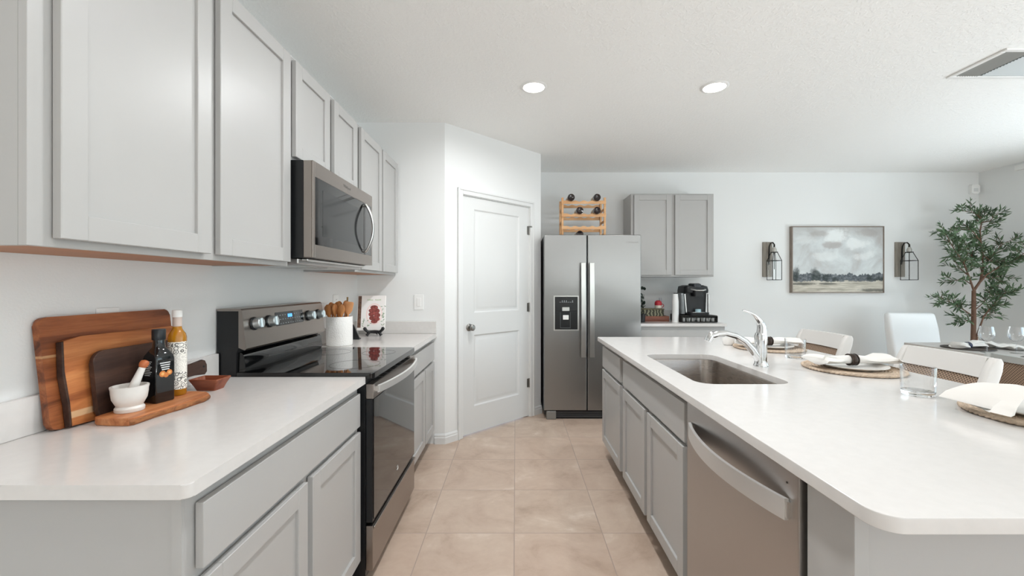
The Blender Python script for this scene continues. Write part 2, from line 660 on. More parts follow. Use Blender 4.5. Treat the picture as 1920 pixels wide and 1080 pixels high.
# casing round the pantry door
mb = MB(DM)
for a, b in ((S0 - 0.057, S0 - 0.002), (S1 + 0.002, S1 + 0.057)):
    mb.box(a, b, 0, DH + 0.055, 0, 0.014, 0.003)
    c = a if a < 0.5 else b - 0.02
    mb.box(c, c + 0.02, 0, DH + 0.055, 0.013, 0.021, 0.003)
mb.box(S0 - 0.002, S1 + 0.002, DH + 0.002, DH + 0.055, 0, 0.014, 0.003)
mb.box(S0 - 0.037, S1 + 0.037, DH + 0.037, DH + 0.055, 0.013, 0.021, 0.003)
struct('trim_1', mb, m_trim)

# pantry door: moulded two-panel leaf
def moulded_door():
    a, b, z0, z1 = S0 + 0.005, S1 - 0.005, 0.012, DH - 0.004
    W0, W1 = -0.045, -0.010
    pu0, pu1 = 0.317, 0.884
    panels = [(0.245, 0.875), (1.070, 1.985)]
    mb = MB(DM)
    mb.box(a, b, z0, z1, W0, W1 - 0.014)
    mb.box(a, pu0, z0, z1, W1 - 0.0141, W1)
    mb.box(pu1, b, z0, z1, W1 - 0.0141, W1)
    for v0, v1 in ((z0, panels[0][0]), (panels[0][1], panels[1][0]), (panels[1][1], z1)):
        mb.box(pu0, pu1, v0, v1, W1 - 0.0141, W1)
    for v0, v1 in panels:
        loops = []
        for ins, w in ((0.0, W1), (0.012, W1 - 0.009), (0.022, W1 - 0.0105), (0.030, W1 - 0.009), (0.048, W1 - 0.003), (0.052, W1 - 0.0025)):
            loops.append([Vector((u, v_, w)) for u, v_ in ((pu0 + ins, v0 + ins), (pu1 - ins, v0 + ins), (pu1 - ins, v1 - ins), (pu0 + ins, v1 - ins))])
        mb.loft(loops, cap0=False, cap1=True)
    d = struct('door_1', mb, m_door, smooth=25)
    OFF[d.name] = Vector((0, 0, 0))
    R = DM @ Matrix.Translation((0.262, 0.945, W1))
    k = MB(R)
    k.lathe([(0, 0), (0.032, 0), (0.032, 0.004), (0.026, 0.009), (0.012, 0.012), (0.011, 0.03), (0.02, 0.036), (0.027, 0.046),
             (0.027, 0.055), (0.02, 0.063), (0, 0.066)], n=24)
    k.build('door_knob', m_nickel, d)
    for z in (1.86, 1.094, 0.338):
        h = MB(DM)
        h.cyl((S1 - 0.003, z - 0.045, -0.004), (S1 - 0.003, z + 0.045, -0.004), 0.0065, n=10)
        h.box(S1 - 0.028, S1 - 0.004, z - 0.043, z + 0.043, -0.0102, -0.008)
        if z > 1.5:
            h.box(S1 - 0.002, S1 + 0.02, z + 0.03, z + 0.045, -0.002, 0.016)
        h.build('hinge', m_nickel, d)
    mb = MB(DM)                                              # jamb and stop behind the leaf, dark pantry behind
    mb.box(S0, S0 + 0.003, 0, DH, -0.1, 0).box(S1 - 0.003, S1, 0, DH, -0.1, -0.0105).box(S0, S1, DH - 0.003, DH, -0.1, 0)
    struct('trim_2', mb, m_trim)
moulded_door()

# ------------------------------------------------------------------ cabinets
def shaker(mb, u0, u1, v0, v1, w, t=0.02, r=0.057):
    bv = 0.0016
    mb.box(u0, u0 + r, v0, v1, w, w + t, bv).box(u1 - r, u1, v0, v1, w, w + t, bv)
    mb.box(u0 + r, u1 - r, v0, v0 + r, w, w + t, bv).box(u0 + r, u1 - r, v1 - r, v1, w, w + t, bv)
    mb.box(u0 + r - 0.002, u1 - r + 0.002, v0 + r - 0.002, v1 - r + 0.002, w + 0.001, w + t - 0.010)

def cabinet(name, label, M, W, D, z0, z1, fronts, toe=True, group=None, hollow=False, wood_below=False, ends=(0, 0)):
    base = M @ Vector((W / 2, 0 if toe else z0, -D / 2))
    root = thing(name, label, 'cabinet', base, group)
    mb = MB(M)
    t = 0.018
    b0 = 0.115 if toe else z0
    lift = 0.012 if wood_below else 0.0
    mb.box(0, t, b0, z1, -D, -0.019).box(W - t, W, b0, z1, -D, -0.019)
    mb.box(t, W - t, b0 + lift, b0 + t + lift, -D, -0.019).box(t, W - t, b0 + t + lift, z1, -D, -D + 0.006)
    if not hollow:
        mb.box(t, W - t, z1 - t, z1, -D + 0.006, -0.019)
    mb.box(0, W, b0, z1, -0.019, 0, 0.0008)
    for kind, u0, u1, v0, v1 in fronts:                       # hinge and slide bumpers carry the fronts just off the frame
        for a, b in ((u0 + 0.03, v0 + 0.03), (u1 - 0.03, v0 + 0.03), (u0 + 0.03, v1 - 0.03), (u1 - 0.03, v1 - 0.03)):
            mb.box(a - 0.006, a + 0.006, b - 0.006, b + 0.006, 0.0001, 0.0036)
    mb.build('carcass', m_cab, root)
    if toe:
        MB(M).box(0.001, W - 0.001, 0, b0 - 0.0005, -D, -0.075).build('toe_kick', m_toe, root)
    if wood_below:
        MB(M).box(t + 0.001, W - t - 0.001, b0 + 0.002, b0 + 0.0115, -D + 0.001, -0.0195).build('underside_panel', m_ply, root)
    for kind, u0, u1, v0, v1 in fronts:
        f = MB(M)
        if kind == 'door':
            shaker(f, u0, u1, v0, v1, 0.0035)
        else:
            f.box(u0, u1, v0, v1, 0.0035, 0.0225, 0.003, 2)
        f.build('door' if kind == 'door' else 'drawer_front', m_cab, root)
    return root

CT, CB = 0.914, 0.884                    # worktop top and underside
XF = -0.692                              # left run: box front plane
DL_ = XF - XL - 0.002
# near left base cabinet, y 0.87 .. 1.824
y0 = 0.872
n = lambda y: y - y0
c = cabinet('base_cabinet', 'grey base cabinet with one wide drawer nearest the camera on the left of the range',
            face_px(XF, y0), 0.952, DL_, 0, CB, [('drawer', n(0.897), n(1.803), 0.706, 0.848), ('door', n(0.897), n(1.346), 0.125, 0.682),
                                                 ('door', n(1.379), n(1.803), 0.125, 0.682)])
# end panel strip on the side that faces the camera
MB().box(XF - 0.022, XF, y0 - 0.006, y0 - 0.0003, 0.0, CB).build('end_stile', m_cab, c)
MB().box(XL + 0.002, XF - 0.024, y0 - 0.003, y0 - 0.0003, 0.0, CB - 0.001).build('end_panel', m_cab, c)
y0 = 2.592
cabinet('base_cabinet', 'grey base cabinet between the range and the white pantry wall',
        face_px(XF, y0), YP - 0.002 - y0, DL_, 0, CB, [('drawer', n(2.615), n(3.44), 0.706, 0.848), ('door', n(2.615), n(3.085), 0.125, 0.682),
                                                       ('door', n(3.11), n(3.44), 0.125, 0.682)])
XU = -0.996                              # wall cabinets: box front plane
DU_ = XU - XL - 0.002
y0 = 0.852
cabinet('wall_cabinet', 'tall grey wall cabinet with two doors at the upper left, nearest the camera',
        face_px(XU, y0), 1.826 - y0 - 0.001, DU_, 1.397, 2.33, [('door', n(0.895), n(1.338), 1.415, 2.312), ('door', n(1.379), n(1.808), 1.415, 2.312)],
        toe=False, wood_below=True)
y0 = 1.827
cabinet('wall_cabinet', 'short grey wall cabinet with two doors directly above the microwave',
        face_px(XU, y0), 0.760, DU_, 1.866, 2.33, [('door', n(1.852), n(2.192), 1.884, 2.312), ('door', n(2.244), n(2.566), 1.884, 2.312)],
        toe=False)
y0 = 2.588
cabinet('wall_cabinet', 'tall grey wall cabinet between the microwave and the white pantry wall',
        face_px(XU, y0), YP - 0.002 - y0, DU_, 1.397, 2.33, [('door', n(2.637), n(3.043), 1.415, 2.312), ('door', n(3.073), n(3.447), 1.415, 2.312)],
        toe=False, wood_below=True)
x0 = 1.288
cabinet('wall_cabinet', 'grey two door wall cabinet on the back wall above the coffee maker',
        face_my(x0, 4.675), 0.924, YB - 4.675 - 0.002, 1.408, 2.335,
        [('door', 0.030, 0.446, 1.426, 2.318), ('door', 0.486, 0.902, 1.426, 2.318)], toe=False, wood_below=False)
cabinet('base_cabinet', 'low grey base cabinet under the coffee maker beside the refrigerator',
        face_my(1.262, 4.385), 0.93, YB - 4.385 - 0.002, 0, CB,
        [('drawer', 0.025, 0.905, 0.706, 0.848), ('door', 0.025, 0.452, 0.125, 0.682), ('door', 0.478, 0.905, 0.125, 0.682)])

# island
XI = 0.687
cabinet('base_cabinet', 'narrow grey island cabinet with one drawer at the far end near the refrigerator',
        face_mx(XI, 3.215), 0.582, 0.61, 0, CB, [('drawer', 0.010, 0.547, 0.692, 0.848), ('door', 0.010, 0.547, 0.125, 0.672)])
cabinet('base_cabinet', 'wide grey island cabinet with two doors under the sink',
        face_mx(XI, 2.632), 1.006, 0.61, 0, CB, [('drawer', 0.034, 0.982, 0.692, 0.848), ('door', 0.036, 0.473, 0.125, 0.672),
                                                 ('door', 0.515, 0.970, 0.125, 0.672)], hollow=True)
# island end: filler, corner post, panel towards the camera, back panel under the overhang
root = thing('island_end_panel', 'grey panelled end of the island below the worktop, facing the camera', 'panel', (1.05, 0.83, 0))
MB().box(0.672, 1.298, 0.846, 0.964, 0, CB, 0.001).build('filler', m_cab, root)
MB().box(0.666, 0.694, 0.822, 0.8455, 0, CB, 0.001).build('corner_post', m_cab, root)
MB().box(0.6945, 1.415, 0.826, 0.8455, 0, CB, 0.001).build('end_panel', m_cab, root)
tag(MB().box(1.300, 1.415, 0.847, 3.215, 0, CB, 0.002).build('island_back_panel', m_cab),
    'grey panel closing the seating side of the island under the worktop', 'panel')

# ------------------------------------------------------------------ worktops and splashbacks
def worktop(name, label, pts, hole=None, bev=0.003):
    mb = MB()
    bm = mb.bm
    if not hole:
        mb.prism(pts, CB, CT, bev=bev, seg=2)
    else:
        def ring(p, z):
            return [bm.verts.new((a, b, z)) for a, b in p]
        for z, up in ((CT, 1), (CB, 0)):
            A, B = ring(pts, z), ring(hole, z)
            ed = [bm.edges.new((L[i], L[(i + 1) % len(L)])) for L in (A, B) for i in range(len(L))]
            bmesh.ops.triangle_fill(bm, use_beauty=True, use_dissolve=False, edges=ed)
            if up:
                topA, topB = A, B
        for T, L in ((topA, A), (topB, B)):
            for i in range(len(T)):
                j = (i + 1) % len(T)
                bm.faces.new((T[i], T[j], L[j], L[i]))
        bmesh.ops.recalc_face_normals(bm, faces=bm.faces)
        rim = [e for e in bm.edges if len(e.link_faces) == 2 and abs(e.verts[0].co.z - e.verts[1].co.z) < 1e-6
               and any(abs(f.normal.z) < 0.5 for f in e.link_faces)]
        mb.wn = True
        bmesh.ops.bevel(bm, geom=rim, offset=bev, segments=2, profile=0.5, affect='EDGES')
    o = mb.build(name, m_quartz, None, 30)
    return tag(o, label, 'countertop')

XE = -0.656
worktop('countertop', 'white quartz worktop holding the wooden boards, left of the range nearest the camera',
        rrect(XL + 0.001, XE, 0.838, 1.8255, (0.001, 0.016, 0.001, 0.001)))
worktop('countertop', 'short white quartz worktop right of the range holding the utensil crock',
        rrect(XL + 0.001, XE, 2.589, YP - 0.001, 0.001))
SK = (0.747, 1.135, 1.695, 2.432)        # sink cut-out
worktop('countertop', 'big white quartz island worktop with the sink and the place settings',
        rrect(0.631, 1.825, 0.720, 3.234, (0.045, 0.045, 0.02, 0.012), 8), rrect(*SK, 0.07, 8)[::-1])
worktop('countertop', 'white quartz worktop under the coffee maker on the back wall',
        rrect(1.240, 2.200, 4.352, YB - 0.001, (0.002, 0.004, 0.001, 0.001)))
def splash(label, mb):
    return tag(mb.build('backsplash', m_quartz, None, 30), label, 'backsplash')
splash('low white quartz upstand behind the wooden cutting boards', MB().box(XL + 0.001, XL + 0.02, 0.838, 1.8255, CT + 0.0003, CT + 0.102, 0.002))
splash('low white quartz upstand in the corner behind the utensil crock and the cookbook',
       MB().box(XL + 0.001, XL + 0.02, 2.589, YP - 0.021, CT + 0.0003, CT + 0.102, 0.002)
       .box(XL + 0.001, XE, YP - 0.020, YP - 0.001, CT + 0.0003, CT + 0.102, 0.002))
splash('low white quartz upstand on the back wall behind the coffee maker', MB().box(1.240, 2.200, YB - 0.020, YB - 0.001, CT + 0.0003, CT + 0.102, 0.002))

# ------------------------------------------------------------------ undermount sink
root = thing('sink', 'rectangular stainless steel sink set under the island worktop', 'sink', (0.94, 2.06, 0.69))
def sink_loop(ins, z, r, n=8):
    return [Vector((a, b, z)) for a, b in rrect(SK[0] + ins, SK[1] - ins, SK[2] + ins, SK[3] - ins, r, n)]
mb = MB()
mb.loft([sink_loop(-0.022, CB - 0.0005, 0.09), sink_loop(-0.004, CB - 0.0005, 0.074), sink_loop(-0.002, CB - 0.006, 0.072), sink_loop(0.004, 0.735, 0.066),
         sink_loop(0.010, 0.712, 0.062), sink_loop(0.028, 0.700, 0.05), sink_loop(0.17, 0.694, 0.02)], cap0=False, cap1=True)
o = mb.build('basin', m_sinksteel, root, 50)
solidify(o, 0.0015)
MB().lathe([(0, 0), (0.03, 0.0), (0.042, 0.002), (0.045, 0.0035), (0.05, 0.0025), (0.05, 0.0)], (0.94, 2.06, 0.696), 24).build('drain', m_chrome, root)

# ------------------------------------------------------------------ faucet
root = thing('faucet', 'chrome single lever kitchen faucet standing behind the island sink', 'faucet', (1.214, 2.07, CT))
F = Vector((1.214, 2.07, CT))
mb = MB()
mb.lathe([(0, 0.0003), (0.034, 0.0003), (0.034, 0.006), (0.030, 0.012), (0.027, 0.03), (0.027, 0.10), (0.029, 0.13), (0.028, 0.15),
          (0.024, 0.165), (0, 0.168)], F, 28)
mb.build('body', m_chrome, root)
sp = [F + Vector(p) for p in ((-0.010, 0, 0.035), (-0.045, 0, 0.085), (-0.080, 0.0, 0.122), (-0.125, 0, 0.150), (-0.175, 0, 0.163), (-0.215, 0, 0.160),
                              (-0.245, 0, 0.150))]
mb = MB()
mb.tube(sp, [(0.020, 0.022), (0.018, 0.019), (0.016, 0.017), (0.016, 0.015), (0.019, 0.015), (0.023, 0.016), (0.022, 0.016)], 16)
mb.build('spout', m_chrome, root, 60)
mb = MB()
mb.tube([F + Vector(p) for p in ((-0.236, 0, 0.158), (-0.252, 0, 0.142), (-0.262, 0, 0.122))], [0.019, 0.021, 0.019], 16)
mb.build('spray_head', m_chrome, root, 60)
mb = MB()
mb.tube([F + Vector(p) for p in ((0.004, 0, 0.160), (0.004, 0, 0.195), (-0.006, 0, 0.222), (-0.032, 0, 0.252), (-0.062, 0, 0.268), (-0.090, 0, 0.276))],
        [(0.024, 0.024), (0.021, 0.02), (0.017, 0.014), (0.012, 0.007), (0.010, 0.005), (0.008, 0.004)], 14)
mb.build('lever', m_chrome, root, 60)

# ------------------------------------------------------------------ dishwasher
root = thing('dishwasher', 'stainless steel dishwasher in the island at the right foreground', 'dishwasher', (0.97, 1.30, 0))
DY0, DY1 = 0.975, 1.612
MB().box(0.690, 1.296, DY0 - 0.006, DY1 + 0.006, 0.09, CB - 0.012).box(0.76, 1.296, DY0, DY1, 0, 0.0895).build('tub', m_blackpl, root)
MB().box(0.660, 0.6895, DY0, DY1, 0.11, 0.868, 0.004, 2).build('door', m_steel, root)
mb = MB()
N = 20
outer, loops = [], []
for i in range(N + 1):
    t = i / N
    y = DY1 - 0.042 - (DY1 - DY0 - 0.075) * t
    bow = 0.012 + 0.046 * sin(pi * t) ** 0.85
    x = 0.660 - bow
    loops.append([Vector((x, y, 0.748)), Vector((x, y, 0.800)), Vector((x + 0.010, y, 0.800)), Vector((x + 0.010, y, 0.748))])
mb.loft(loops)
h = mb.build('handle', m_handle, root, 50)
for y in (DY1 - 0.045, DY0 + 0.036):
    MB().box(0.651, 0.6602, y - 0.008, y + 0.008, 0.755, 0.793).build('handle_mount', m_alu, h)
MB().box(0.6585, 0.6599, DY0 + 0.04, DY0 + 0.044, 0.833, 0.837).build('indicator', m_black, root)

# ------------------------------------------------------------------ range
RY0, RY1 = 1.830, 2.584
RC = (RY0 + RY1) / 2
root = thing('range', 'freestanding electric range in stainless steel and black glass between the left worktops', 'range', (-0.95, RC, 0))
MB().box(XL + 0.006, -0.658, RY0, RY1, 0.035, 0.904).build('body', m_black, root)
for y in (RY0 + 0.05, RY1 - 0.05):
    for x in (-1.24, -0.74):
        MB().cyl((x, y, 0), (x, y, 0.036), 0.018, n=12).build('foot', m_black, root)
mb = MB()
mb.prism(rrect(-1.225, -0.622, RY0 - 0.0005, RY1 + 0.0005, (0.004, 0.02, 0.02, 0.004)), 0.905, 0.931, bev=0.005, seg=3, only_top=True)
mb.build('cooktop', m_bglass, root)
m_ring = mat('grey_burner_ring', '161616', 0.2)
for k, (x, y, r) in enumerate(((-0.78, RY0 + 0.2, 0.115), (-0.78, RY1 - 0.2, 0.09), (-1.05, RY0 + 0.19, 0.08), (-1.05, RY1 - 0.19, 0.1))):
    mb = MB()
    mb.lathe([(r, 0), (r + 0.0018, 0), (r + 0.0018, 0.0003), (r, 0.0003)], (x, y, 0.9311), 48, closed=True)
    mb.build('burner_ring', m_ring, root)
# oven door
od = MB().box(-0.6575, -0.628, RY0 + 0.003, RY1 - 0.003, 0.272, 0.815, 0.002).build('oven_door', m_black, root)
MB().box(-0.6575, -0.624, RY0 + 0.003, RY1 - 0.003, 0.8155, 0.880, 0.003, 2).build('top_band', m_steeld, od)
for k in range(7):
    y = RY0 + 0.08 + k * 0.088
    MB().box(-0.652, -0.632, y, y + 0.066, 0.8795, 0.8806).build('vent_slot', m_dark, od)
MB().box(-0.629, -0.6245, RY0 + 0.012, RY1 - 0.012, 0.285, 0.812, 0.001).build('door_glass', m_bglass, od)
mb = MB()
loops = []
for i in range(N + 1):
    t = i / N
    y = RY0 + 0.035 + (RY1 - RY0 - 0.05) * t
    x = -0.606 + 0.040 * sin(pi * t) ** 0.8
    loops.append([Vector((x - 0.010, y, 0.836)), Vector((x, y, 0.838)), Vector((x, y, 0.868)), Vector((x - 0.010, y, 0.870))])
mb.loft(loops)
h = mb.build('handle', m_handle, od, 50)
for y in (RY0 + 0.042, RY1 - 0.022):
    MB().box(-0.6245, -0.610, y - 0.008, y + 0.008, 0.842, 0.864).build('handle_mount', m_alu, h)
mb = MB(face_px(-0.6244, RC))                                    # round swirl badge
mb.tube([(0.013 * cos(t), 0.352 + 0.011 * sin(t), 0.0008) for t in [radians(a) for a in range(-150, 151, 12)]], [0.0012] * 26, 6)
mb.tube([(-0.014, 0.346, 0.0008), (-0.004, 0.343, 0.0008), (0.006, 0.350, 0.0008), (0.002, 0.366, 0.0008)], [0.001, 0.0016, 0.0016, 0.001], 6)
mb.build('badge', m_alu, od)
dr = MB().box(-0.6575, -0.626, RY0 + 0.003, RY1 - 0.003, 0.062, 0.258, 0.003, 2).build('storage_drawer', m_steeld, root)
MB().box(-0.6255, -0.618, RY0 + 0.004, RY1 - 0.004, 0.245, 0.2575, 0.003, 2).build('drawer_lip', m_steeld, dr)
# back console
mb = MB()
def wedge(mb, prof, ya, yb):
    mb.loft([[Vector((x, y, z)) for x, z in prof] for y in (ya, yb)])
wedge(mb, [(XL + 0.006, 0.9045), (-1.226, 0.9045), (-1.222, 1.02), (-1.214, 1.04), (-1.214, 1.200), (XL + 0.006, 1.200)], RY0 + 0.001, RY1 - 0.001)
mb.build('console_housing', m_black, root, 20)
mb = MB()
wedge(mb, [(-1.2135, 1.040), (-1.186, 1.028), (-1.180, 1.036), (-1.200, 1.204), (-1.207, 1.211), (XL + 0.008, 1.211), (XL + 0.008, 1.2005), (-1.2135, 1.2005)], RY0, RY1)
con = mb.build('control_console', m_steeld, root, 30)
mb = MB()
wedge(mb, [(-1.2255, 0.9315), (-1.196, 0.9315), (-1.190, 0.945), (-1.196, 1.000), (-1.206, 1.014), (-1.2215, 1.018)], RY0 + 0.012, RY1 - 0.012)
mb.build('splash_guard', m_bglass, root, 40)
m_knob = mat('window_tint_silver_knob', 'd3dcdf', 0.3, metal=0.85)  # bluish reflection of the window put into the silver's colour
slope = (-1.200 + 1.180) / (1.204 - 1.036)
def con_M(y, z):
    x = -1.180 + slope * (z - 1.036)
    nrm = Vector((1, 0, -slope)).normalized()
    up = Vector((slope, 0, 1)).normalized()
    return basis((x, y, z), (0, 1, 0), up, nrm)
for y in (1.903, 2.020, 2.400, 2.517):
    mb = MB(con_M(y, 1.140))
    mb.lathe([(0.030, 0.0003), (0.030, 0.006), (0.026, 0.009), (0, 0.009)], n=24)
    mb.build('knob_skirt', m_black, con)
    mb = MB(con_M(y, 1.140))
    mb.lathe([(0, 0.009), (0.0245, 0.009), (0.0240, 0.036), (0.021, 0.039), (0, 0.039)], n=24)
    mb.box(-0.005, 0.005, -0.022, 0.022, 0.037, 0.044, 0.002)
    mb.build('knob', m_knob, con)
mb = MB(con_M(2.208, 1.144))
mb.box(-0.132, 0.132, -0.034, 0.034, 0.0003, 0.0022, 0.001)
disp = mb.build('display_panel', m_bglass, con)
m_led = mat('blue_clock_display', '4a8fe0', 0.3, emit=2.2)
m_key = mat('pale_key_marks', '9aa0a4', 0.5)
mb = MB(con_M(2.208, 1.144))
for k in range(4):
    mb.box(-0.021 + k * 0.011, -0.013 + k * 0.011, 0.004, 0.021, 0.0023, 0.0028)
mb.build('lit_clock_segments', m_led, con, 0)
mb = MB(con_M(2.208, 1.144))
for k in range(11):
    for r in range(3):
        if 4 <= k <= 6 and r == 2:
            continue
        u = -0.115 + k * 0.023
        v_ = -0.024 + r * 0.021
        mb.box(u - 0.005, u + 0.005, v_ - 0.002, v_ + 0.002, 0.0023, 0.0028)
mb.build('key_marks', m_key, con, 0)

# ------------------------------------------------------------------ microwave
root = thing('microwave', 'over the range stainless steel microwave under the short wall cabinet', 'microwave', (-1.1, RC, 1.43))
MB().box(XL + 0.003, -0.930, RY0 - 0.001, RY1 + 0.001, 1.434, 1.862).build('body', m_black, root)
door = MB().box(-0.9295, -0.893, RY0 - 0.001, RY1 + 0.001, 1.436, 1.862, 0.003, 2).build('door', m_steeld, root)
mb = MB()
fz0, fz1, fy0, fy1 = 1.494, 1.795, RY0 + 0.020, RY1 - 0.012
mb.box(-0.893, -0.887, RY0 - 0.001, fy0, 1.436, 1.862, 0.001).box(-0.893, -0.887, fy1, RY1 + 0.001, 1.436, 1.862, 0.001)
mb.box(-0.893, -0.887, fy0, fy1, 1.436, fz0, 0.001).box(-0.893, -0.887, fy0, fy1, fz1, 1.862, 0.001)
mb.build('door_frame', m_steeld, door)
MB().box(-0.8928, -0.8885, fy0 + 0.0005, fy1 - 0.0005, fz0 + 0.0005, fz1 - 0.0005).build('door_glass', m_bglass, door)
m_screen = mat('smoked_window_mesh', '2b2c2d', 0.08, spec=0.6)
MB().box(-0.8884, -0.8878, fy0 + 0.075, fy1 - 0.155, fz0 + 0.045, fz1 - 0.045).build('window_screen', m_screen, door)
mb = MB()
pth, rr = [], []
for i in range(17):
    t = i / 16
    pth.append((-0.880 + 0.046 * sin(pi * t) ** 0.8, 2.452, 1.508 + 0.278 * t))
    rr.append((0.014, 0.007))
mb.tube(pth, rr, 12, up=(1, 0, 0))
h = mb.build('handle', m_alu, door, 60)
for z in (1.514, 1.780):
    MB().cyl((-0.8885, 2.452, z), (-0.876, 2.452, z), 0.009, n=12).build('handle_mount', m_alu, h)
text_mesh('maker_mark', 'Whirlpool', 0.022, mat('faint_grey_mark', '8f8d8b', 0.3, metal=0.8), door, face_px(-0.8868, 2.2) @ Matrix.Translation((0, 1.828, 0)))
mb = MB()
mb.box(XL + 0.02, -0.955, RY0 + 0.004, RY1 - 0.004, 1.408, 1.4337, 0.004)
vp = mb.build('vent_plate', m_steel, root)
for y in (RY0 + 0.2, RY1 - 0.2):
    MB().box(-1.22, -1.02, y - 0.12, y + 0.12, 1.4055, 1.4079).build('grease_filter', m_alu, vp)
MB().box(-0.955, -0.925, RY0 + 0.03, RY1 - 0.03, 1.422, 1.4338, 0.004).build('air_grille', m_alu, root)

# ------------------------------------------------------------------ refrigerator
root = thing('refrigerator', 'tall stainless steel side by side refrigerator against the back wall', 'refrigerator', (0.75, 4.5, 0))
FY = 4.083
m_fside = mat('dark_grey_fridge_side', '4a4a4b', 0.45)
MB().box(0.280, 1.220, FY + 0.075, 4.93, 0.03, 1.807, 0.004).build('body', m_fside, root)
def fdoor(x0, x1):
    return MB().box(x0, x1, FY, FY + 0.0745, 0.090, 1.807, 0.008, 3).build('door', m_steelv, root)
d1, d2 = fdoor(0.2765, 0.694), fdoor(0.7015, 1.224)
for d, x in ((d1, 0.655), (d2, 0.738)):
    mb = MB()
    lo = []
    for i in range(13):
        t = i / 12
        y = FY - 0.042 - 0.014 * sin(pi * t)
        z = 0.615 + 0.915 * t
        lo.append([Vector((a, b, z)) for a, b in ((x - 0.026, y + 0.010), (x - 0.022, y), (x + 0.022, y), (x + 0.026, y + 0.010), (x + 0.020, y + 0.014), (x - 0.020, y + 0.014))])
    mb.loft(lo)
    h = mb.build('handle', m_alu, d, 40)
    for z in (0.640, 1.505):
        MB().box(x - 0.015, x + 0.015, FY - 0.036, FY + 0.0005, z - 0.018, z + 0.018, 0.003).build('handle_mount', m_alu, h)
m_foot = mat('grey_hinge_foot', '8b8a87', 0.4, metal=0.5)
# water and ice dispenser
dx0, dx1, dz0, dz1 = 0.382, 0.604, 0.882, 1.200
mb = MB()
for a, b, p, q in ((dx0 - 0.012, dx0, dz0 - 0.012, dz1 + 0.012), (dx1, dx1 + 0.012, dz0 - 0.012, dz1 + 0.012), (dx0, dx1, dz0 - 0.012, dz0), (dx0, dx1, dz1, dz1 + 0.012)):
    mb.box(a, b, FY - 0.004, FY + 0.001, p, q, 0.001)
mb.build('dispenser_bezel', m_alu, d1)
disp = MB().box(dx0, dx1, FY - 0.0025, FY + 0.0005, dz0, dz1).build('dispenser', m_black, d1)
MB().box(dx0 + 0.002, dx1 - 0.002, FY - 0.006, FY - 0.0026, 1.066, dz1 - 0.002, 0.001).build('dispenser_console', mat('charcoal_gloss', '232426', 0.2), d1)
mb = MB(face_my(0.493, FY - 0.0062))
for k in range(7):
    mb.box(-0.066 + k * 0.02, -0.052 + k * 0.02, 1.146, 1.150, 0, 0.0006)
    if k in (1, 2, 3, 6):
        mb.box(-0.062 + k * 0.02, -0.056 + k * 0.02, 1.153, 1.166, 0, 0.0006)
mb.build('dispenser_icons', m_key, d1, 0)
MB().box(0.452, 0.524, FY - 0.014, FY - 0.0062, 1.062, 1.100, 0.003).build('ice_chute', m_alu, d1)
MB().box(0.460, 0.516, FY - 0.012, FY - 0.003, 0.978, 1.022, 0.004, 2).build('dispenser_paddle', m_whitepl, d1)
mb = MB()
mb.box(0.434, 0.438, FY - 0.004, FY - 0.0026, 0.900, 1.05).box(0.530, 0.534, FY - 0.004, FY - 0.0026, 0.900, 1.05).box(0.434, 0.534, FY - 0.016, FY - 0.0026, 0.896, 0.900)
mb.build('drip_tray', mat('grey_drip_tray', '55585a', 0.4), d1)
text_mesh('maker_mark', 'Whirlpool', 0.028, mat('faint_grey_mark_b', '8f8d8b', 0.3, metal=0.8), d2, face_my(1.135, FY - 0.0006) @ Matrix.Translation((0, 1.733, 0)))
mb = MB()
mb.box(0.30, 1.20, FY + 0.03, FY + 0.0745, 0.004, 0.086)
gr = mb.build('base_grille', m_blackpl, root)
for k in range(3):
    MB().box(0.40, 1.19, FY + 0.026, FY + 0.0298, 0.022 + k * 0.02, 0.030 + k * 0.02).build('grille_slat', m_fside, gr)
MB().box(0.300, 0.395, FY + 0.005, FY + 0.029, 0.0, 0.082, 0.005).build('hinge_foot', m_foot, root)
MB().box(1.105, 1.200, FY + 0.005, FY + 0.029, 0.0, 0.082, 0.005).build('hinge_foot', m_foot, root)
for x in (0.33, 1.17):
    MB().cyl((x, 4.85, 0), (x, 4.85, 0.031), 0.02, n=10).build('foot', m_blackpl, root)

# ------------------------------------------------------------------ ceiling fittings and wall plates
m_lens = mat('lamp_lens', 'fffaf2', 0.4, emit=9.0)
CLABEL = ['round recessed ceiling light nearer the pantry door', 'round recessed ceiling light to the right, above the island']
for i, (x, y) in enumerate(LAMP):
    if i < 2:
        root = thing('recessed_light', CLABEL[i], 'ceiling light', (x, y, HC), 'recessed ceiling lights')
        mb = MB()
        mb.lathe([(0.070, -0.001), (0.072, -0.007), (0.084, -0.006), (0.092, -0.0005), (0.070, -0.0002)], (x, y, HC), 40, closed=True)
        mb.build('trim_ring', m_whitepl, root)
        MB().lathe([(0, -0.006), (0.0705, -0.005), (0.0705, -0.001), (0, -0.001)], (x, y, HC), 40).build('lens', m_lens, root)
    area('downlight_or_fill', (x, y, HC - 0.012), (0, 0, 0), 0.13, 0.13, LAMP_W * (0.6 if x > 1 or y < 1 else 1.0), (0.96, 0.98, 1.0), 'DISK', 170)  # covers the unseen lamps too, added for brightness without fixtures

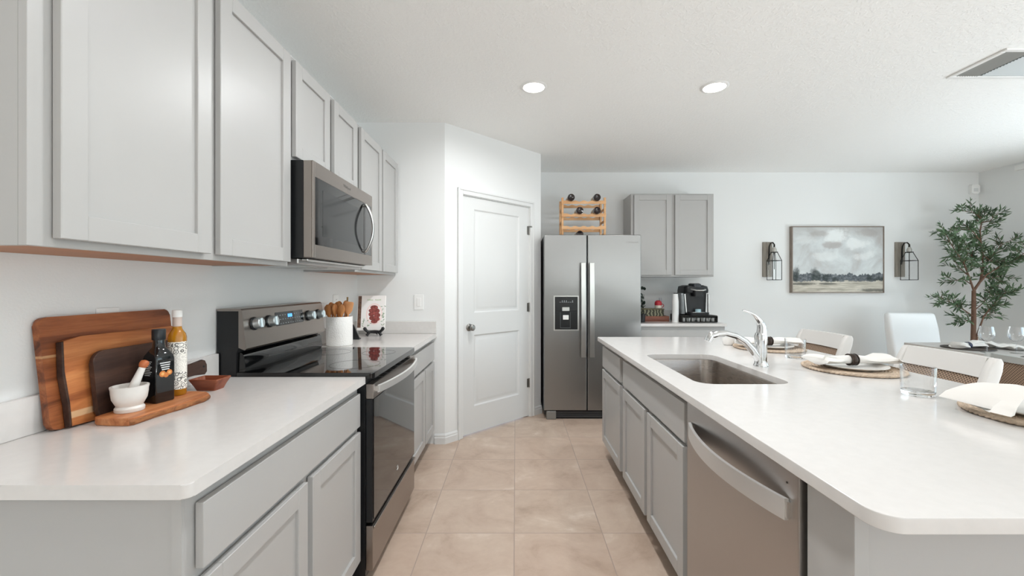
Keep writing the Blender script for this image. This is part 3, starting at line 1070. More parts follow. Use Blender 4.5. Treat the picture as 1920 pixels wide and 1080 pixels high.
root = thing('air_vent', 'white louvred air vent in the ceiling at the right edge', 'air vent', (3.06, 2.54, HC))
VX0, VX1, VY0, VY1 = 2.786, 3.34, 2.37, 2.712
mb = MB()
mb.box(VX0, VX1, VY0, VY0 + 0.03, HC - 0.010, HC - 0.0003, 0.003).box(VX0, VX1, VY1 - 0.03, VY1, HC - 0.010, HC - 0.0003, 0.003)
mb.box(VX0, VX0 + 0.03, VY0 + 0.03, VY1 - 0.03, HC - 0.010, HC - 0.0003, 0.003).box(VX1 - 0.03, VX1, VY0 + 0.03, VY1 - 0.03, HC - 0.010, HC - 0.0003, 0.003)
mb.build('frame', m_whitepl, root)
MB().box(VX0 + 0.03, VX1 - 0.03, VY0 + 0.03, VY1 - 0.03, HC - 0.0012, HC - 0.0004).build('backing', mat('vent_shadow_grey', '7d8280', 0.8), root)
m_louvre = mat('grey_white_louvre', 'b9bebe', 0.5)
for k in range(9):
    x = VX0 + 0.042 + k * 0.0155
    L = Matrix.Translation((x, (VY0 + VY1) / 2, HC - 0.007)) @ Matrix.Rotation(radians(40), 4, 'Y')
    MB().box(-0.0048, 0.0048, -(VY1 - VY0) / 2 + 0.032, (VY1 - VY0) / 2 - 0.032, -0.0006, 0.0006, local=L).build('louvre', m_louvre, root)
for k in range(16):
    y = VY0 + 0.040 + k * 0.0170
    L = Matrix.Translation(((VX0 + 0.19 + VX1 - 0.032) / 2, y, HC - 0.007)) @ Matrix.Rotation(radians(-40), 4, 'X')
    hw = (VX1 - 0.032 - VX0 - 0.19) / 2
    MB().box(-hw, hw, -0.0048, 0.0048, -0.0006, 0.0006, local=L).build('louvre', m_louvre, root)

def plate(name, label, cat, M, w, h, kind):
    root = thing(name, label, cat, M @ Vector((0, 0, 0)))
    MB(M).box(-w / 2, w / 2, -h / 2, h / 2, 0.0003, 0.006, 0.002, 2).build('cover_plate', m_whitepl, root)
    if kind == 'switch':
        MB(M).box(-0.017, 0.017, -0.034, 0.034, 0.006, 0.0085, 0.001).build('rocker', m_whitepl, root)
    else:
        for s in (-1, 1):
            mb = MB(M)
            mb.box(-0.016, 0.016, s * 0.026 - 0.014, s * 0.026 + 0.014, 0.006, 0.0075, 0.001)
            r = mb.build('socket', m_whitepl, root)
            for q in (-0.006, 0.006):
                MB(M).box(q - 0.001, q + 0.001, s * 0.026 - 0.004, s * 0.026 + 0.005, 0.0075, 0.0079).build('slot', m_dark, r)
plate('light_switch', 'white rocker light switch on the pantry wall above the worktop', 'light switch', face_my(0, YP) @ Matrix.Translation((-0.802, 1.174, 0)), 0.078, 0.125, 'switch')
plate('wall_outlet', 'white wall outlet behind the wooden utensils', 'outlet', face_px(XL, 0) @ Matrix.Translation((3.05, 1.182, 0)), 0.09, 0.125, 'outlet')
plate('wall_outlet', 'white wall outlet whose top edge shows above the big cutting board', 'outlet', face_px(XL, 0) @ Matrix.Translation((1.345, 1.183, 0)), 0.075, 0.118, 'outlet')
root = thing('motion_sensor', 'small white motion sensor high on the back wall above the olive tree', 'sensor', (5.46, YB, 2.455))
MB().prism(rrect(5.41, 5.51, 2.40, 2.51, 0.018), -YB + 0.0003, -YB + 0.04, local=basis((0, 0, 0), (1, 0, 0), (0, 0, 1), (0, -1, 0)), bev=0.01, only_top=True).build('housing', m_whitepl, root)
MB().prism(rrect(5.436, 5.484, 2.425, 2.465, 0.006), -YB + 0.04, -YB + 0.042, local=basis((0, 0, 0), (1, 0, 0), (0, 0, 1), (0, -1, 0))).build('sensor_window', mat('pale_grey_plastic', 'd0d2d2', 0.5), root)
tag(MB().box(XR - 0.03, XR - 0.0003, 4.52, 4.62, 2.575, 2.635, 0.006, 2).build('door_sensor', m_whitepl),
    'tiny white box on the right wall just below the ceiling', 'sensor')

# ------------------------------------------------------------------ left worktop: boards, bottles, mortar
w_acacia = woodmat('acacia_wood', [(0.30, '43210f'), (0.43, '7a4122'), (0.55, '9a5932'), (0.70, 'b37444')], 1, 17, 0.09, 0.42, None, (0.196, 0.206, 'c79a6e'))
w_acacia2 = woodmat('light_acacia_wood', [(0.30, '7a4022'), (0.43, 'b06a3b'), (0.56, 'c6804c'), (0.70, 'd49860')], 1, 15, 0.10, 0.42, None, (0.026, 0.046, 'dcb68c'))
w_walnut = woodmat('dark_walnut_wood', [(0.3, '271914'), (0.45, '3c2820'), (0.6, '4d352a'), (0.75, '5f4536')], 1, 16, 0.12, 0.5)
w_olive = woodmat('olive_wood', [(0.3, '8f5029'), (0.45, 'bf784a'), (0.58, 'd0905f'), (0.74, 'dfae82')], 1, 14, 0.16, 0.45)
w_bark = woodmat('bark_edge', [(0.3, '4a2c1c'), (0.45, '8a5631'), (0.6, 'a86c3f'), (0.75, '5b3824')], 1, 26, 0.4, 0.6)
w_bowl = woodmat('red_brown_wood', [(0.3, '6d3320'), (0.45, '8c4a30'), (0.6, 'a05c3e'), (0.75, 'b06c4a')], 0, 15, 0.14, 0.4)
w_spoon = woodmat('pale_spoon_wood', [(0.3, '8f5528'), (0.45, 'b4743e'), (0.6, 'c68850'), (0.75, 'd59d68')], 2, 20, 0.1, 0.5)
w_rack = woodmat('pine_rack_wood', [(0.3, 'c88f5c'), (0.45, 'dca875'), (0.6, 'e6b685'), (0.75, 'efc79a')], 0, 12, 0.1, 0.5)

def lean(xb, y0, h, dx):
    th = math.asin(dx / h)
    return basis((xb, y0, CT + 0.0003), (0, 1, 0), (-sin(th), 0, cos(th)), (cos(th), 0, sin(th)))
root = thing('cutting_board', 'big brown acacia cutting board at the back of the three leaning on the wall', 'cutting board', (-1.275, 1.32, CT))
M = lean(-1.277, 1.132, 0.312, 0.036)
mb = MB(M)
mb.prism(rrect(0, 0.430, 0, 0.312, 0.022), 0, 0.019, bev=0.003)
mb.build('board', w_acacia, root)
root = thing('cutting_board', 'orange brown acacia board with a dark bark edge, middle one of the three leaning boards', 'cutting board', (-1.245, 1.32, CT))
M = lean(-1.2555, 1.160, 0.250, 0.030)
mb = MB(M)
mb.prism([(0.008, 0.004), (0.10, 0), (0.38, 0), (0.40, 0.02), (0.405, 0.12), (0.398, 0.236), (0.385, 0.250), (0.06, 0.252), (0.012, 0.244), (0.006, 0.16), (0.010, 0.07)], 0, 0.017, bev=0.002)
o = mb.build('board', w_acacia2, root)
mb = MB(M)
mb.prism([(0.003, 0.004), (0.0077, 0.004), (0.0097, 0.07), (0.0057, 0.16), (0.0117, 0.243), (0.006, 0.240), (-0.001, 0.15), (0.004, 0.06)], 0.001, 0.0175, bev=0.001)
mb.build('bark_edge', w_walnut, root)
root = thing('cutting_board', 'small dark walnut paddle board with a handle, front one of the leaning boards', 'cutting board', (-1.22, 1.4, CT))
M = lean(-1.2305, 1.222, 0.2, 0.021)
mb = MB(M)
# handle to the right, flaring at its end
right = [(0.295, 0.045), (0.320, 0.058), (0.37, 0.058), (0.410, 0.050), (0.424, 0.048), (0.436, 0.058), (0.439, 0.085), (0.431, 0.103), (0.418, 0.108), (0.37, 0.098), (0.320, 0.098), (0.295, 0.112)]
low = rrect(0, 0.295, 0, 0.205, (0.035, 0.03, 0.03, 0.035), 6)
out = low[:14] + right + low[14:]
mb.prism(out, 0, 0.014, bev=0.003)
o = mb.build('board', w_walnut, root)
MB(M).lathe([(0, 0), (0.005, 0), (0.005, 0.0004), (0, 0.0004)], (0.420, 0.080, 0.0141), 14).build('hanging_hole', m_black, root)

root = thing('serving_board', 'live edge wooden serving board lying flat under the mortar and the bottles', 'serving board', (-1.14, 1.36, CT))
pts = [(-1.214, 1.206), (-1.195, 1.192), (-1.155, 1.188), (-1.100, 1.186), (-1.092, 1.196), (-1.090, 1.26), (-1.084, 1.31), (-1.073, 1.35), (-1.074, 1.40), (-1.066, 1.43), (-1.074, 1.465),
       (-1.100, 1.488), (-1.14, 1.498), (-1.18, 1.496), (-1.203, 1.47), (-1.208, 1.40), (-1.213, 1.30)]
MB().prism(pts, CT + 0.0003, CT + 0.022, bev=0.003).build('board', w_olive, root)
mb = MB()
edge = [(-1.0995, 1.189), (-1.0915, 1.196), (-1.0895, 1.26), (-1.0835, 1.31), (-1.0725, 1.35), (-1.0735, 1.40), (-1.0655, 1.43), (-1.0735, 1.465), (-1.100, 1.4885)]
mb.tube([(x + 0.001, y, CT + 0.0098) for x, y in edge], [(0.0030, 0.0070)] * len(edge), 8)
mb.build('bark_edge', w_bark, root)
BT = CT + 0.0223

MC = (-1.165, 1.262, BT)
root = thing('mortar', 'white marble mortar on the near end of the serving board', 'mortar', MC)
m_marble = mat('white_marble', 'e0ddd8', 0.35, vary=0.06, vscale=18)
MB().lathe([(0, 0.0002), (0.034, 0.0002), (0.0355, 0.003), (0.0355, 0.011), (0.031, 0.017), (0.034, 0.023), (0.041, 0.038), (0.0435, 0.056), (0.0440, 0.066), (0.0455, 0.072), (0.0455, 0.076),
             (0.0395, 0.077), (0.037, 0.062), (0.031, 0.036), (0.015, 0.025), (0, 0.023)], MC, 40).build('bowl', m_marble, root)
root = thing('pestle', 'white pestle with a wooden knob standing in the marble mortar', 'pestle', (MC[0], MC[1], BT + 0.025))
a, b = Vector((-1.170, 1.262, BT + 0.0365)), Vector((-1.150, 1.288, BT + 0.125))
mb = MB()
mb.tube([a, a.lerp(b, 0.1), a.lerp(b, 0.3), a.lerp(b, 0.75), b], [0.008, 0.0135, 0.013, 0.0100, 0.0085], 16)
mb.build('shaft', m_marble, root, 50)
d = (b - a).normalized()
mb = MB()
mb.tube([b, b + d * 0.004, b + d * 0.012, b + d * 0.020, b + d * 0.023], [0.0085, 0.011, 0.0125, 0.010, 0.003], 16)
mb.build('knob', mat('orange_brown_knob', 'b5663c', 0.4), root, 60)

# square dark bottle
root = local_thing('oil_bottle', 'square black glass bottle with orange fig label on the serving board', 'bottle', None)
m_dbot = mat('dark_bottle_glass', '101416', 0.05, spec=0.6, coat=0.4)
def sq(h, z, r):
    return [Vector((a, b, z)) for a, b in rrect(-h, h, -h, h, r, 5)]
mb = MB()
mb.loft([sq(0.028, 0.0002, 0.005), sq(0.0295, 0.004, 0.005), sq(0.0295, 0.138, 0.005), sq(0.0285, 0.150, 0.008), sq(0.022, 0.165, 0.012), sq(0.0165, 0.176, 0.0150), sq(0.0155, 0.200, 0.0150)])
mb.build('bottle_body', m_dbot, root, 40)
MB().lathe([(0, 0.2003), (0.0175, 0.2003), (0.0185, 0.203), (0.0185, 0.232), (0.017, 0.235), (0, 0.235)], n=24).build('cap', mat('black_cap', '1c2024', 0.35), root)
m_fig = mat('orange_fig_print', 'c9793c', 0.5)
m_figc = mat('fig_centre_print', 'e5b06c', 0.5)
m_print = mat('pale_print', 'cfd2d2', 0.5)
for s, M in enumerate((basis((0, -0.0296, 0), (1, 0, 0), (0, 0, 1), (0, -1, 0)), basis((0.0296, 0, 0), (0, 1, 0), (0, 0, 1), (1, 0, 0)))):
    mb = MB(M)
    if s == 1:
        for k in range(4):
            mb.box(-0.018 + 0.002 * k, 0.014 - 0.001 * k, 0.125 - k * 0.007, 0.1285 - k * 0.007, 0, 0.0003)
        mb.build('label_lettering', m_print, root, 0)
        mb = MB(M)
        for cx, cz, r in ((-0.010, 0.092, 0.010), (0.011, 0.094, 0.009), (0.001, 0.087, 0.008)):
            mb.lathe([(0, 0), (r, 0), (r, 0.0004), (0, 0.0004)], (cx, cz, 0.0001 + r * 0.02), 16)
        mb.build('fig_picture', m_fig, root, 0)
        mb = MB(M)
        for cx, cz, r in ((-0.010, 0.092, 0.005), (0.011, 0.094, 0.0045)):
            mb.lathe([(0, 0), (r, 0), (r, 0.0003), (0, 0.0003)], (cx, cz, 0.0009), 14)
        mb.build('fig_centres', m_figc, root, 0)
    else:
        for k in range(9):
            mb.box(-0.018, 0.012 - (k % 3) * 0.004, 0.132 - k * 0.0055, 0.134 - k * 0.0055, 0, 0.0003)
        mb.build('back_label_lettering', m_print, root, 0)
place(root, (-1.166, 1.366, BT), radians(-14))
# round oil bottle with patterned label
root = local_thing('oil_bottle', 'tall round bottle of golden oil with a white patterned label and white cap', 'bottle')
m_oil = mat('golden_oil', 'cf8d1c', 0.05, trans=0.4, ior=1.4, coat=0.5)
MB().lathe([(0, 0.0002), (0.024, 0.0002), (0.0265, 0.004), (0.0265, 0.198), (0.024, 0.210), (0.018, 0.220), (0.0135, 0.228), (0.0125, 0.236), (0, 0.236)], n=32).build('bottle_body', m_oil, root)
m_label = mat('patterned_paper_label', 'efece4', 0.6)
g = NG(m_label)
v = g.obj((70, 70, 70))
vo = g.new('ShaderNodeTexVoronoi', feature='F1')
vo.inputs['Scale'].default_value = 1.0
g.link(v, vo.inputs['Vector'])
rings = g.math('SINE', g.math('MULTIPLY', vo.outputs['Distance'], 17.0))
q = g.sep(g.obj())
band = g.math('ABSOLUTE', g.math('SUBTRACT', q[2], 0.112))
line = g.step(rings, 0.1, 0.5)
medal = g.step(band, 0.030, 0.032)
ink = g.mix(medal, '8b8578', '33322f')
amt = g.math('MULTIPLY', line, g.math('ADD', g.math('MULTIPLY', medal, 0.6), 0.25))
g.color(g.mix(amt, 'efece4', ink))
MB().lathe([(0.0266, 0.022), (0.0270, 0.022), (0.0270, 0.184), (0.0266, 0.184)], n=40, closed=True).build('label', m_label, root)
MB().lathe([(0.0126, 0.2362), (0.0132, 0.2365), (0.0132, 0.268), (0, 0.268), (0, 0.2362)], n=24).build('neck_sleeve', mat('pinkish_sleeve', 'c9b8ae', 0.4), root)
MB().lathe([(0, 0.2682), (0.0142, 0.2682), (0.0148, 0.271), (0.0148, 0.290), (0.0135, 0.2925), (0, 0.2925)], n=24).build('cap', m_whitepl, root)
place(root, (-1.172, 1.448, BT), radians(-40))

# boat-shaped wooden dish
root = thing('wooden_dish', 'small rectangular red brown wooden dish on the worktop beside the range', 'dish', (-1.165, 1.63, CT))
def rl(hx, hy, z, r):
    return [Vector((-1.176 + a * 0.78, 1.610 + b * 0.85, CT + z)) for a, b in rrect(-hx, hx, -hy, hy, r, 3)]
MB().loft([rl(0.046, 0.030, 0.0003, 0.006), rl(0.056, 0.038, 0.020, 0.006), rl(0.070, 0.048, 0.042, 0.006), rl(0.069, 0.047, 0.045, 0.006), rl(0.064, 0.043, 0.0445, 0.006),
           rl(0.050, 0.033, 0.018, 0.006), rl(0.042, 0.026, 0.008, 0.006)]).build('dish', w_bowl, root, 30)

# ------------------------------------------------------------------ right of the range: crock, utensils, cookbook
CX, CY = -1.180, 2.800
root = thing('utensil_crock', 'white ribbed ceramic crock full of wooden utensils right of the range', 'crock', (CX, CY, CT))
m_crock = mat('crock_glaze', 'f0eeea', 0.45)
g = NG(m_crock)
vv = g.new('ShaderNodeTexVoronoi', feature='F1')
vv.inputs['Scale'].default_value = 95
g.link(g.obj(), vv.inputs['Vector'])
g.bump(vv.outputs['Distance'], 0.35, 0.004)
MB().lathe([(0, 0.0003), (0.080, 0.0003), (0.083, 0.004), (0.083, 0.188), (0.081, 0.192), (0.077, 0.190), (0.076, 0.010), (0, 0.010)], (CX, CY, CT), 40).build('pot', m_crock, root)
def spoon(kind, dx, dy, tx, ty, top, label, group, m, twist=0.0):
    """tx,ty: lean at the top"""
    r_ = thing('wooden_spoon' if kind != 'spatula' else 'wooden_spatula', label, 'utensil', (CX + dx, CY + dy, CT + 0.012), group)
    a = Vector((CX + dx, CY + dy, CT + 0.0125))
    b = Vector((CX + tx, CY + ty, CT + top))
    d = (b - a).normalized()
    L = (b - a).length
    mb = MB()
    mb.tube([a + d * 0.002, a + d * (L - 0.085)], [0.0046, 0.0056], 10)
    mb.build('handle', m, r_)
    side = Vector((cos(twist), sin(twist), 0))
    mb = MB()
    if kind == 'spoon':
        prof = [(0, .006, .005), (.015, .012, .006), (.035, .021, .008), (.055, .023, .008), (.075, .017, .006), (.085, .006, .003)]
    else:
        prof = [(0, .006, .005), (.012, .016, .004), (.030, .024, .004), (.070, .027, .0035), (.082, .026, .003), (.086, .020, .002)]
    p0 = a + d * (L - 0.086)
    mb.tube([p0 + d * t for t, _, _ in prof], [(w, h) for _, w, h in prof], 14, up=d.cross(side))
    mb.build('bowl' if kind == 'spoon' else 'blade', m, r_, 60)
SPL = 'brown wooden spoon bunched with others in the white crock'
sp = [(-0.026, -0.010, -0.076, -0.022, 0.268, 0.2), (-0.030, 0.012, -0.074, 0.036, 0.285, 0.9), (-0.022, -0.032, -0.050, -0.068, 0.275, 0.0), (-0.012, 0.032, -0.030, 0.066, 0.292, 0.5),
      (0.000, -0.034, -0.004, -0.070, 0.280, 1.2), (-0.004, 0.0, -0.016, 0.004, 0.290, 0.1), (0.022, -0.032, 0.040, -0.066, 0.276, 0.4), (0.016, 0.034, 0.014, 0.070, 0.296, 1.0),
      (0.004, -0.020, 0.012, -0.034, 0.270, 1.4), (-0.016, 0.014, -0.048, 0.016, 0.278, 0.3)]
for dx, dy, tx, ty, top, tw in sp:
    spoon('spoon', dx, dy, tx, ty, top, SPL, 'wooden spoons in the crock', w_spoon, tw)
spoon('spatula', 0.034, -0.006, 0.074, -0.016, 0.290, 'light orange wooden spatula at the right side of the white crock', None, mat('peach_wood', 'd99a66', 0.5), 0.2)
o = MB().tube([(CX + 0.030, CY + 0.028, CT + 0.0125), (CX + 0.045, CY + 0.022, CT + 0.320)], [(0.007, 0.004), (0.010, 0.005)], 10).build('flat_stick', mat('dark_olive_wood', '7d6238', 0.5), None)
tag(o, 'thin dark flat wooden stick rising highest from the white crock', 'utensil')

root = thing('tablet_stand', 'small black triangular stand half hidden behind the white utensil crock', 'stand', (-1.17, 3.08, CT))
mb = MB()
mb.prism([(-1.235, CT + 0.0003), (-1.158, CT + 0.0003), (-1.154, CT + 0.006), (-1.200, CT + 0.108), (-1.212, CT + 0.110), (-1.235, CT + 0.10)], -3.10, -3.085, local=basis((0, 0, 0), (1, 0, 0), (0, 0, 1), (0, -1, 0)), bev=0.002)
mb.build('side_plate', m_blackpl, root)
MB().box(-1.235, -1.150, 3.075, 3.11, CT + 0.0003, CT + 0.010, 0.003).build('foot_bar', m_blackpl, root)

# cookbook on its easel
BK = Matrix.Translation((-1.145, 3.315, CT)) @ Matrix.Rotation(radians(8), 4, 'Z')
root = thing('book_easel', 'small black easel with curled feet holding the cookbook', 'easel', (-1.145, 3.32, CT))
mb = MB(BK)
for s in (-1, 1):
    mb.tube([(s * 0.055 + 0.03, -0.050, 0.006), (s * 0.045 + 0.03, -0.048, 0.022), (s * 0.03 + 0.03, -0.040, 0.034), (0.03, -0.038, 0.034)], [0.012, 0.011, 0.011, 0.013], 10)
    mb.tube([(s * 0.035 + 0.03, -0.042, 0.032), (s * 0.052 + 0.03, -0.050, 0.040), (s * 0.066 + 0.03, -0.053, 0.056)], [0.011, 0.011, 0.012], 10)
    mb.sphere((s * 0.068 + 0.03, -0.053, 0.060), 0.014, u=10, v=8)
mb.tube([(0.03, -0.038, 0.034), (0.03, 0.02, 0.022), (0.03, 0.075, 0.006)], [0.008, 0.006, 0.006], 8)
mb.build('stand', m_blackpl, root, 60)
root = thing('cookbook', 'white cookbook with a plate of red meat on its cover, standing in the corner', 'book', (-1.145, 3.32, CT))
BL = BK @ Matrix.Translation((0, -0.022, 0.0460)) @ Matrix.Rotation(radians(-11), 4, 'X') @ basis((0, 0, 0), (1, 0, 0), (0, 0, 1), (0, -1, 0))
# local: u across, v up, w out to the reader
mb = MB(BL)
mb.box(-0.100, 0.102, 0.004, 0.272, -0.020, -0.003)
mb.build('pages', mat('page_paper', 'dcd8d0', 0.8), root)
m_cover = mat('book_cover', 'f2efec', 0.35)
mb = MB(BL)
mb.box(-0.104, 0.106, 0, 0.276, -0.003, 0.0, 0.0008).box(-0.104, 0.106, 0, 0.276, -0.0235, -0.0205, 0.0008).box(-0.1075, -0.104, 0, 0.276, -0.0235, 0.0, 0.001)
mb.build('cover', m_cover, root)
m_photo = mat('brown_photo_print', '6b5042', 0.4, vary=0.5, vscale=60)
MB(BL).box(-0.1035, -0.078, 0.02, 0.272, 0.0002, 0.0006).build('photo_strip', m_photo, root)
def disc(mb, cx, cy, rx, ry, w, n=28):
    mb.prism([(cx + rx * cos(2 * pi * k / n), cy + ry * sin(2 * pi * k / n)) for k in range(n)], w, w + 0.0003)
mb = MB(BL); disc(mb, 0.022, 0.128, 0.062, 0.085, 0.0002)
mb.build('plate_picture', mat('plate_print', 'f6dcd8', 0.4), root, 0)
mb = MB(BL); disc(mb, 0.022, 0.128, 0.054, 0.076, 0.0006)
mb.build('plate_centre', mat('plate_centre_print', 'f8f1ee', 0.4), root, 0)
m_meat = mat('red_meat_print', '8f4a45', 0.4, vary=0.5, vscale=70)
mb = MB(BL)
for k, (a, b, rx, ry) in enumerate(((0.020, 0.180, .030, .018), (0.004, 0.155, .026, .017), (0.040, 0.152, .024, .020), (0.000, 0.125, .022, .018), (0.045, 0.118, .024, .020), (0.022, 0.135, .02, .02),
                                    (0.010, 0.095, .026, .018), (0.044, 0.088, .022, .018), (0.024, 0.068, .026, .015))):
    disc(mb, a, b, rx, ry, 0.0010 + 0.00005 * k, 14)
mb.build('meat_picture', m_meat, root, 0)
mb = MB(BL)
for k in range(26):
    a = rnd.uniform(0.075, 0.104) if k < 16 else rnd.uniform(-0.07, 0.0)
    b = rnd.uniform(0.03, 0.19) if k < 16 else rnd.uniform(0.03, 0.09)
    t = rnd.uniform(0, pi)
    mb.prism([(a + cos(t) * .011, b + sin(t) * .011), (a - sin(t) * .003, b + cos(t) * .003), (a - cos(t) * .011, b - sin(t) * .011), (a + sin(t) * .003, b - cos(t) * .003)], 0.0002 + k * 2e-5, 0.0004 + k * 2e-5)
mb.build('leaf_picture', mat('green_leaf_print', '7f9a78', 0.5), root, 0)
mb = MB(BL)
for a0, a1 in ((-0.035, 0.012), (0.026, 0.072)):
    u = a0
    while u < a1 - 0.005:
        mb.box(u, u + 0.0045, 0.236, 0.236 + rnd.choice((0.008, 0.011)), 0.0002, 0.0005)
        u += 0.0065
mb.build('title_lettering', mat('pale_green_print', 'b9c9a8', 0.5), root, 0)

# ------------------------------------------------------------------ wine rack on the refrigerator
RX0, RX1, RYF, RYB, RZ = 0.488, 0.962, 4.47, 4.68, 1.8073
root = thing('wine_rack', 'pale wooden wine rack standing on top of the refrigerator', 'wine rack', (0.725, 4.57, RZ))
for x in (RX0, RX1 - 0.022):
    for y in (RYF, RYB):
        MB().box(x, x + 0.022, y - 0.011, y + 0.011, RZ, 2.250, 0.003).build('post', w_rack, root)
    for z in (1.86, 2.00, 2.13):
        MB().box(x + 0.005, x + 0.017, RYF + 0.0115, RYB - 0.0115, z - 0.012, z + 0.012, 0.002).build('side_bar', w_rack, root)
NOTCH = [0.587, 0.678, 0.770, 0.861]
ROWZ = [2.216, 2.078, 1.945, 1.826]
for zr in ROWZ:
    for y in (RYF - 0.0175, RYB + 0.0115):
        top = []
        for i in range(49):
            x = RX0 + (RX1 - RX0) * i / 48
            dip = 0.0
            for nx in NOTCH:
                if abs(x - nx) < 0.0456:
                    dip = max(dip, 0.006 * (1 + cos(2 * pi * (x - nx) / 0.0913)))
            top.append((x, zr - dip))
        poly = [(RX0, max(zr - 0.036, RZ + 0.0005)), (RX1, max(zr - 0.036, RZ + 0.0005))] + top[::-1]
        MB().prism(poly, -y - 0.006, -y, local=basis((0, 0, 0), (1, 0, 0), (0, 0, 1), (0, -1, 0))).build('rail', w_rack, root)
m_wine = mat('dark_wine_glass', '1d0c0c', 0.08, spec=0.6, coat=0.3)
m_foil = mat('burgundy_foil', '4a1418', 0.35, metal=0.3)
WB_ = local_thing('wine_bottle', 'x', 'bottle', 'wine bottles in the rack')
RB = Matrix.Rotation(radians(-90), 4, 'X')        # lies along +y, base at y=0
MB(RB).lathe([(0, 0.010), (0.020, 0.004), (0.034, 0.0), (0.0375, 0.004), (0.0375, 0.185), (0.034, 0.205), (0.020, 0.230), (0.0145, 0.245), (0.0140, 0.262)], n=28).build('glass', m_wine, WB_)
MB(RB).lathe([(0.0138, 0.255), (0.0148, 0.255), (0.0150, 0.300), (0.0135, 0.303), (0, 0.303)], n=20).build('foil', m_foil, WB_)
MB(RB).lathe([(0.0377, 0.07), (0.0380, 0.07), (0.0380, 0.155), (0.0377, 0.155)], n=28, closed=True).build('paper_label', mat('wine_label_paper', 'cbb8a0', 0.7), WB_)
bots = [(0, 0, 'dark wine bottle at the left of the top row of the wine rack'), (3, 0, 'dark wine bottle at the right of the top row of the wine rack'),
        (1, 1, 'dark wine bottle at the left of the second row of the wine rack'), (3, 1, 'dark wine bottle at the right of the second row of the wine rack'),
        (1, 3, 'dark wine bottle in the lowest rack row, peeping over the refrigerator door')]
for i, (nx, r, lab) in enumerate(bots):
    o = WB_ if i == 0 else copy_tree(WB_)
    o['label'] = lab
    o.location = (NOTCH[nx], 4.415, ROWZ[r] - 0.012 + 0.0385)

# ------------------------------------------------------------------ coffee corner
BX = basis((0, 0, 0), (1, 0, 0), (0, 0, 1), (0, -1, 0))
KX0, KX1, KY, KZ = 1.778, 2.165, 4.47, CT
root = thing('pod_drawer', 'black wire coffee pod drawer under the coffee maker', 'drawer', (1.97, 4.6, CT))
mb = MB()
mb.box(KX0, KX1, KY + 0.012, KY + 0.34, CT + 0.0003, CT + 0.010, 0.003).box(KX0, KX1, KY + 0.012, KY + 0.34, CT + 0.066, CT + 0.074, 0.003)
mb.box(KX0, KX0 + 0.008, KY + 0.012, KY + 0.34, CT + 0.010, CT + 0.066).box(KX1 - 0.008, KX1, KY + 0.012, KY + 0.34, CT + 0.010, CT + 0.066).box(KX0, KX1, KY + 0.33, KY + 0.34, CT + 0.01, CT + 0.066)
mb.build('frame', m_iron, root)
mb = MB()
for k in range(4):
    mb.box(KX0 + 0.004, KX1 - 0.004, KY + 0.002, KY + 0.007, CT + 0.006 + k * 0.019, CT + 0.010 + k * 0.019)
for k in range(13):
    x = KX0 + 0.004 + k * (KX1 - KX0 - 0.012) / 12
    mb.box(x, x + 0.004, KY + 0.002, KY + 0.007, CT + 0.006, CT + 0.067)
mb.build('wire_front', m_iron, root)
m_pod = mat('coffee_pod_foil', 'c9cac8', 0.35, metal=0.5)
pod0 = None
for k in range(7):
    x = KX0 + 0.036 + k * 0.0525
    if k == 0:
        pod0 = local_thing('coffee_pod', 'silver topped coffee pod lying in the black wire drawer', 'coffee pod', 'coffee pods in the wire drawer')
        MB().lathe([(0, 0), (0.018, 0), (0.0225, 0.036), (0.025, 0.037), (0.025, 0.039), (0, 0.039)], n=20).build('cup', m_whitepl, pod0)
        MB().lathe([(0, 0.0392), (0.0235, 0.0392), (0.0235, 0.0396), (0, 0.0396)], n=20).build('lid', m_pod, pod0)
        p = pod0
    else:
        p = copy_tree(pod0)
    p.location = (x, KY + 0.050, CT + 0.0102)
root = thing('coffee_maker', 'black and silver single cup coffee maker on the back worktop', 'coffee maker', (1.97, 4.62, CT + 0.074))
Z0 = CT + 0.0743
kx0, kx1, ky = 1.842, 2.104, 4.50
def ksec(x0, x1, y0, y1, z, r):
    return [Vector((a, b, z)) for a, b in rrect(x0, x1, y0, y1, r, 5)]
mb = MB()
mb.loft([ksec(kx0 + .02, kx1 - .005, ky + 0.10, ky + 0.30, Z0 + 0.0, 0.03), ksec(kx0 + .012, kx1 - .002, ky + 0.10, ky + 0.30, Z0 + 0.10, 0.03), ksec(kx0 + .0, kx1, ky + 0.09, ky + 0.30, Z0 + 0.24, 0.03)])
mb.build('column', m_blackpl, root, 40)
mb = MB()
mb.loft([ksec(kx0 - 0.002, kx1 + 0.002, ky + 0.035, ky + 0.302, Z0 + 0.2405, 0.05), ksec(kx0 - 0.004, kx1 + 0.004, ky + 0.025, ky + 0.304, Z0 + 0.270, 0.06), ksec(kx0 + 0.004, kx1 - 0.004, ky + 0.035, ky + 0.300, Z0 + 0.312, 0.06),
         ksec(kx0 + 0.04, kx1 - 0.04, ky + 0.07, ky + 0.27, Z0 + 0.325, 0.05)])
mb.build('head', m_blackpl, root, 40)
mb = MB()
mb.loft([ksec(1.925, 2.020, ky - 0.002, ky + 0.09, Z0 + 0.205, 0.02), ksec(1.920, 2.025, ky - 0.006, ky + 0.09, Z0 + 0.262, 0.02)])
mb.build('brew_spout', m_blackpl, root, 40)
mb = MB()
mb.tube([(1.895, ky + 0.045, Z0 + 0.285), (1.905, ky - 0.004, Z0 + 0.276), (1.935, ky - 0.018, Z0 + 0.270), (1.972, ky - 0.020, Z0 + 0.269), (2.010, ky - 0.018, Z0 + 0.270), (2.040, ky - 0.004, Z0 + 0.276), (2.050, ky + 0.045, Z0 + 0.285)],
        [(0.009, 0.007)] * 7, 10)
mb.build('lift_handle', m_alu, root, 60)
mb = MB()
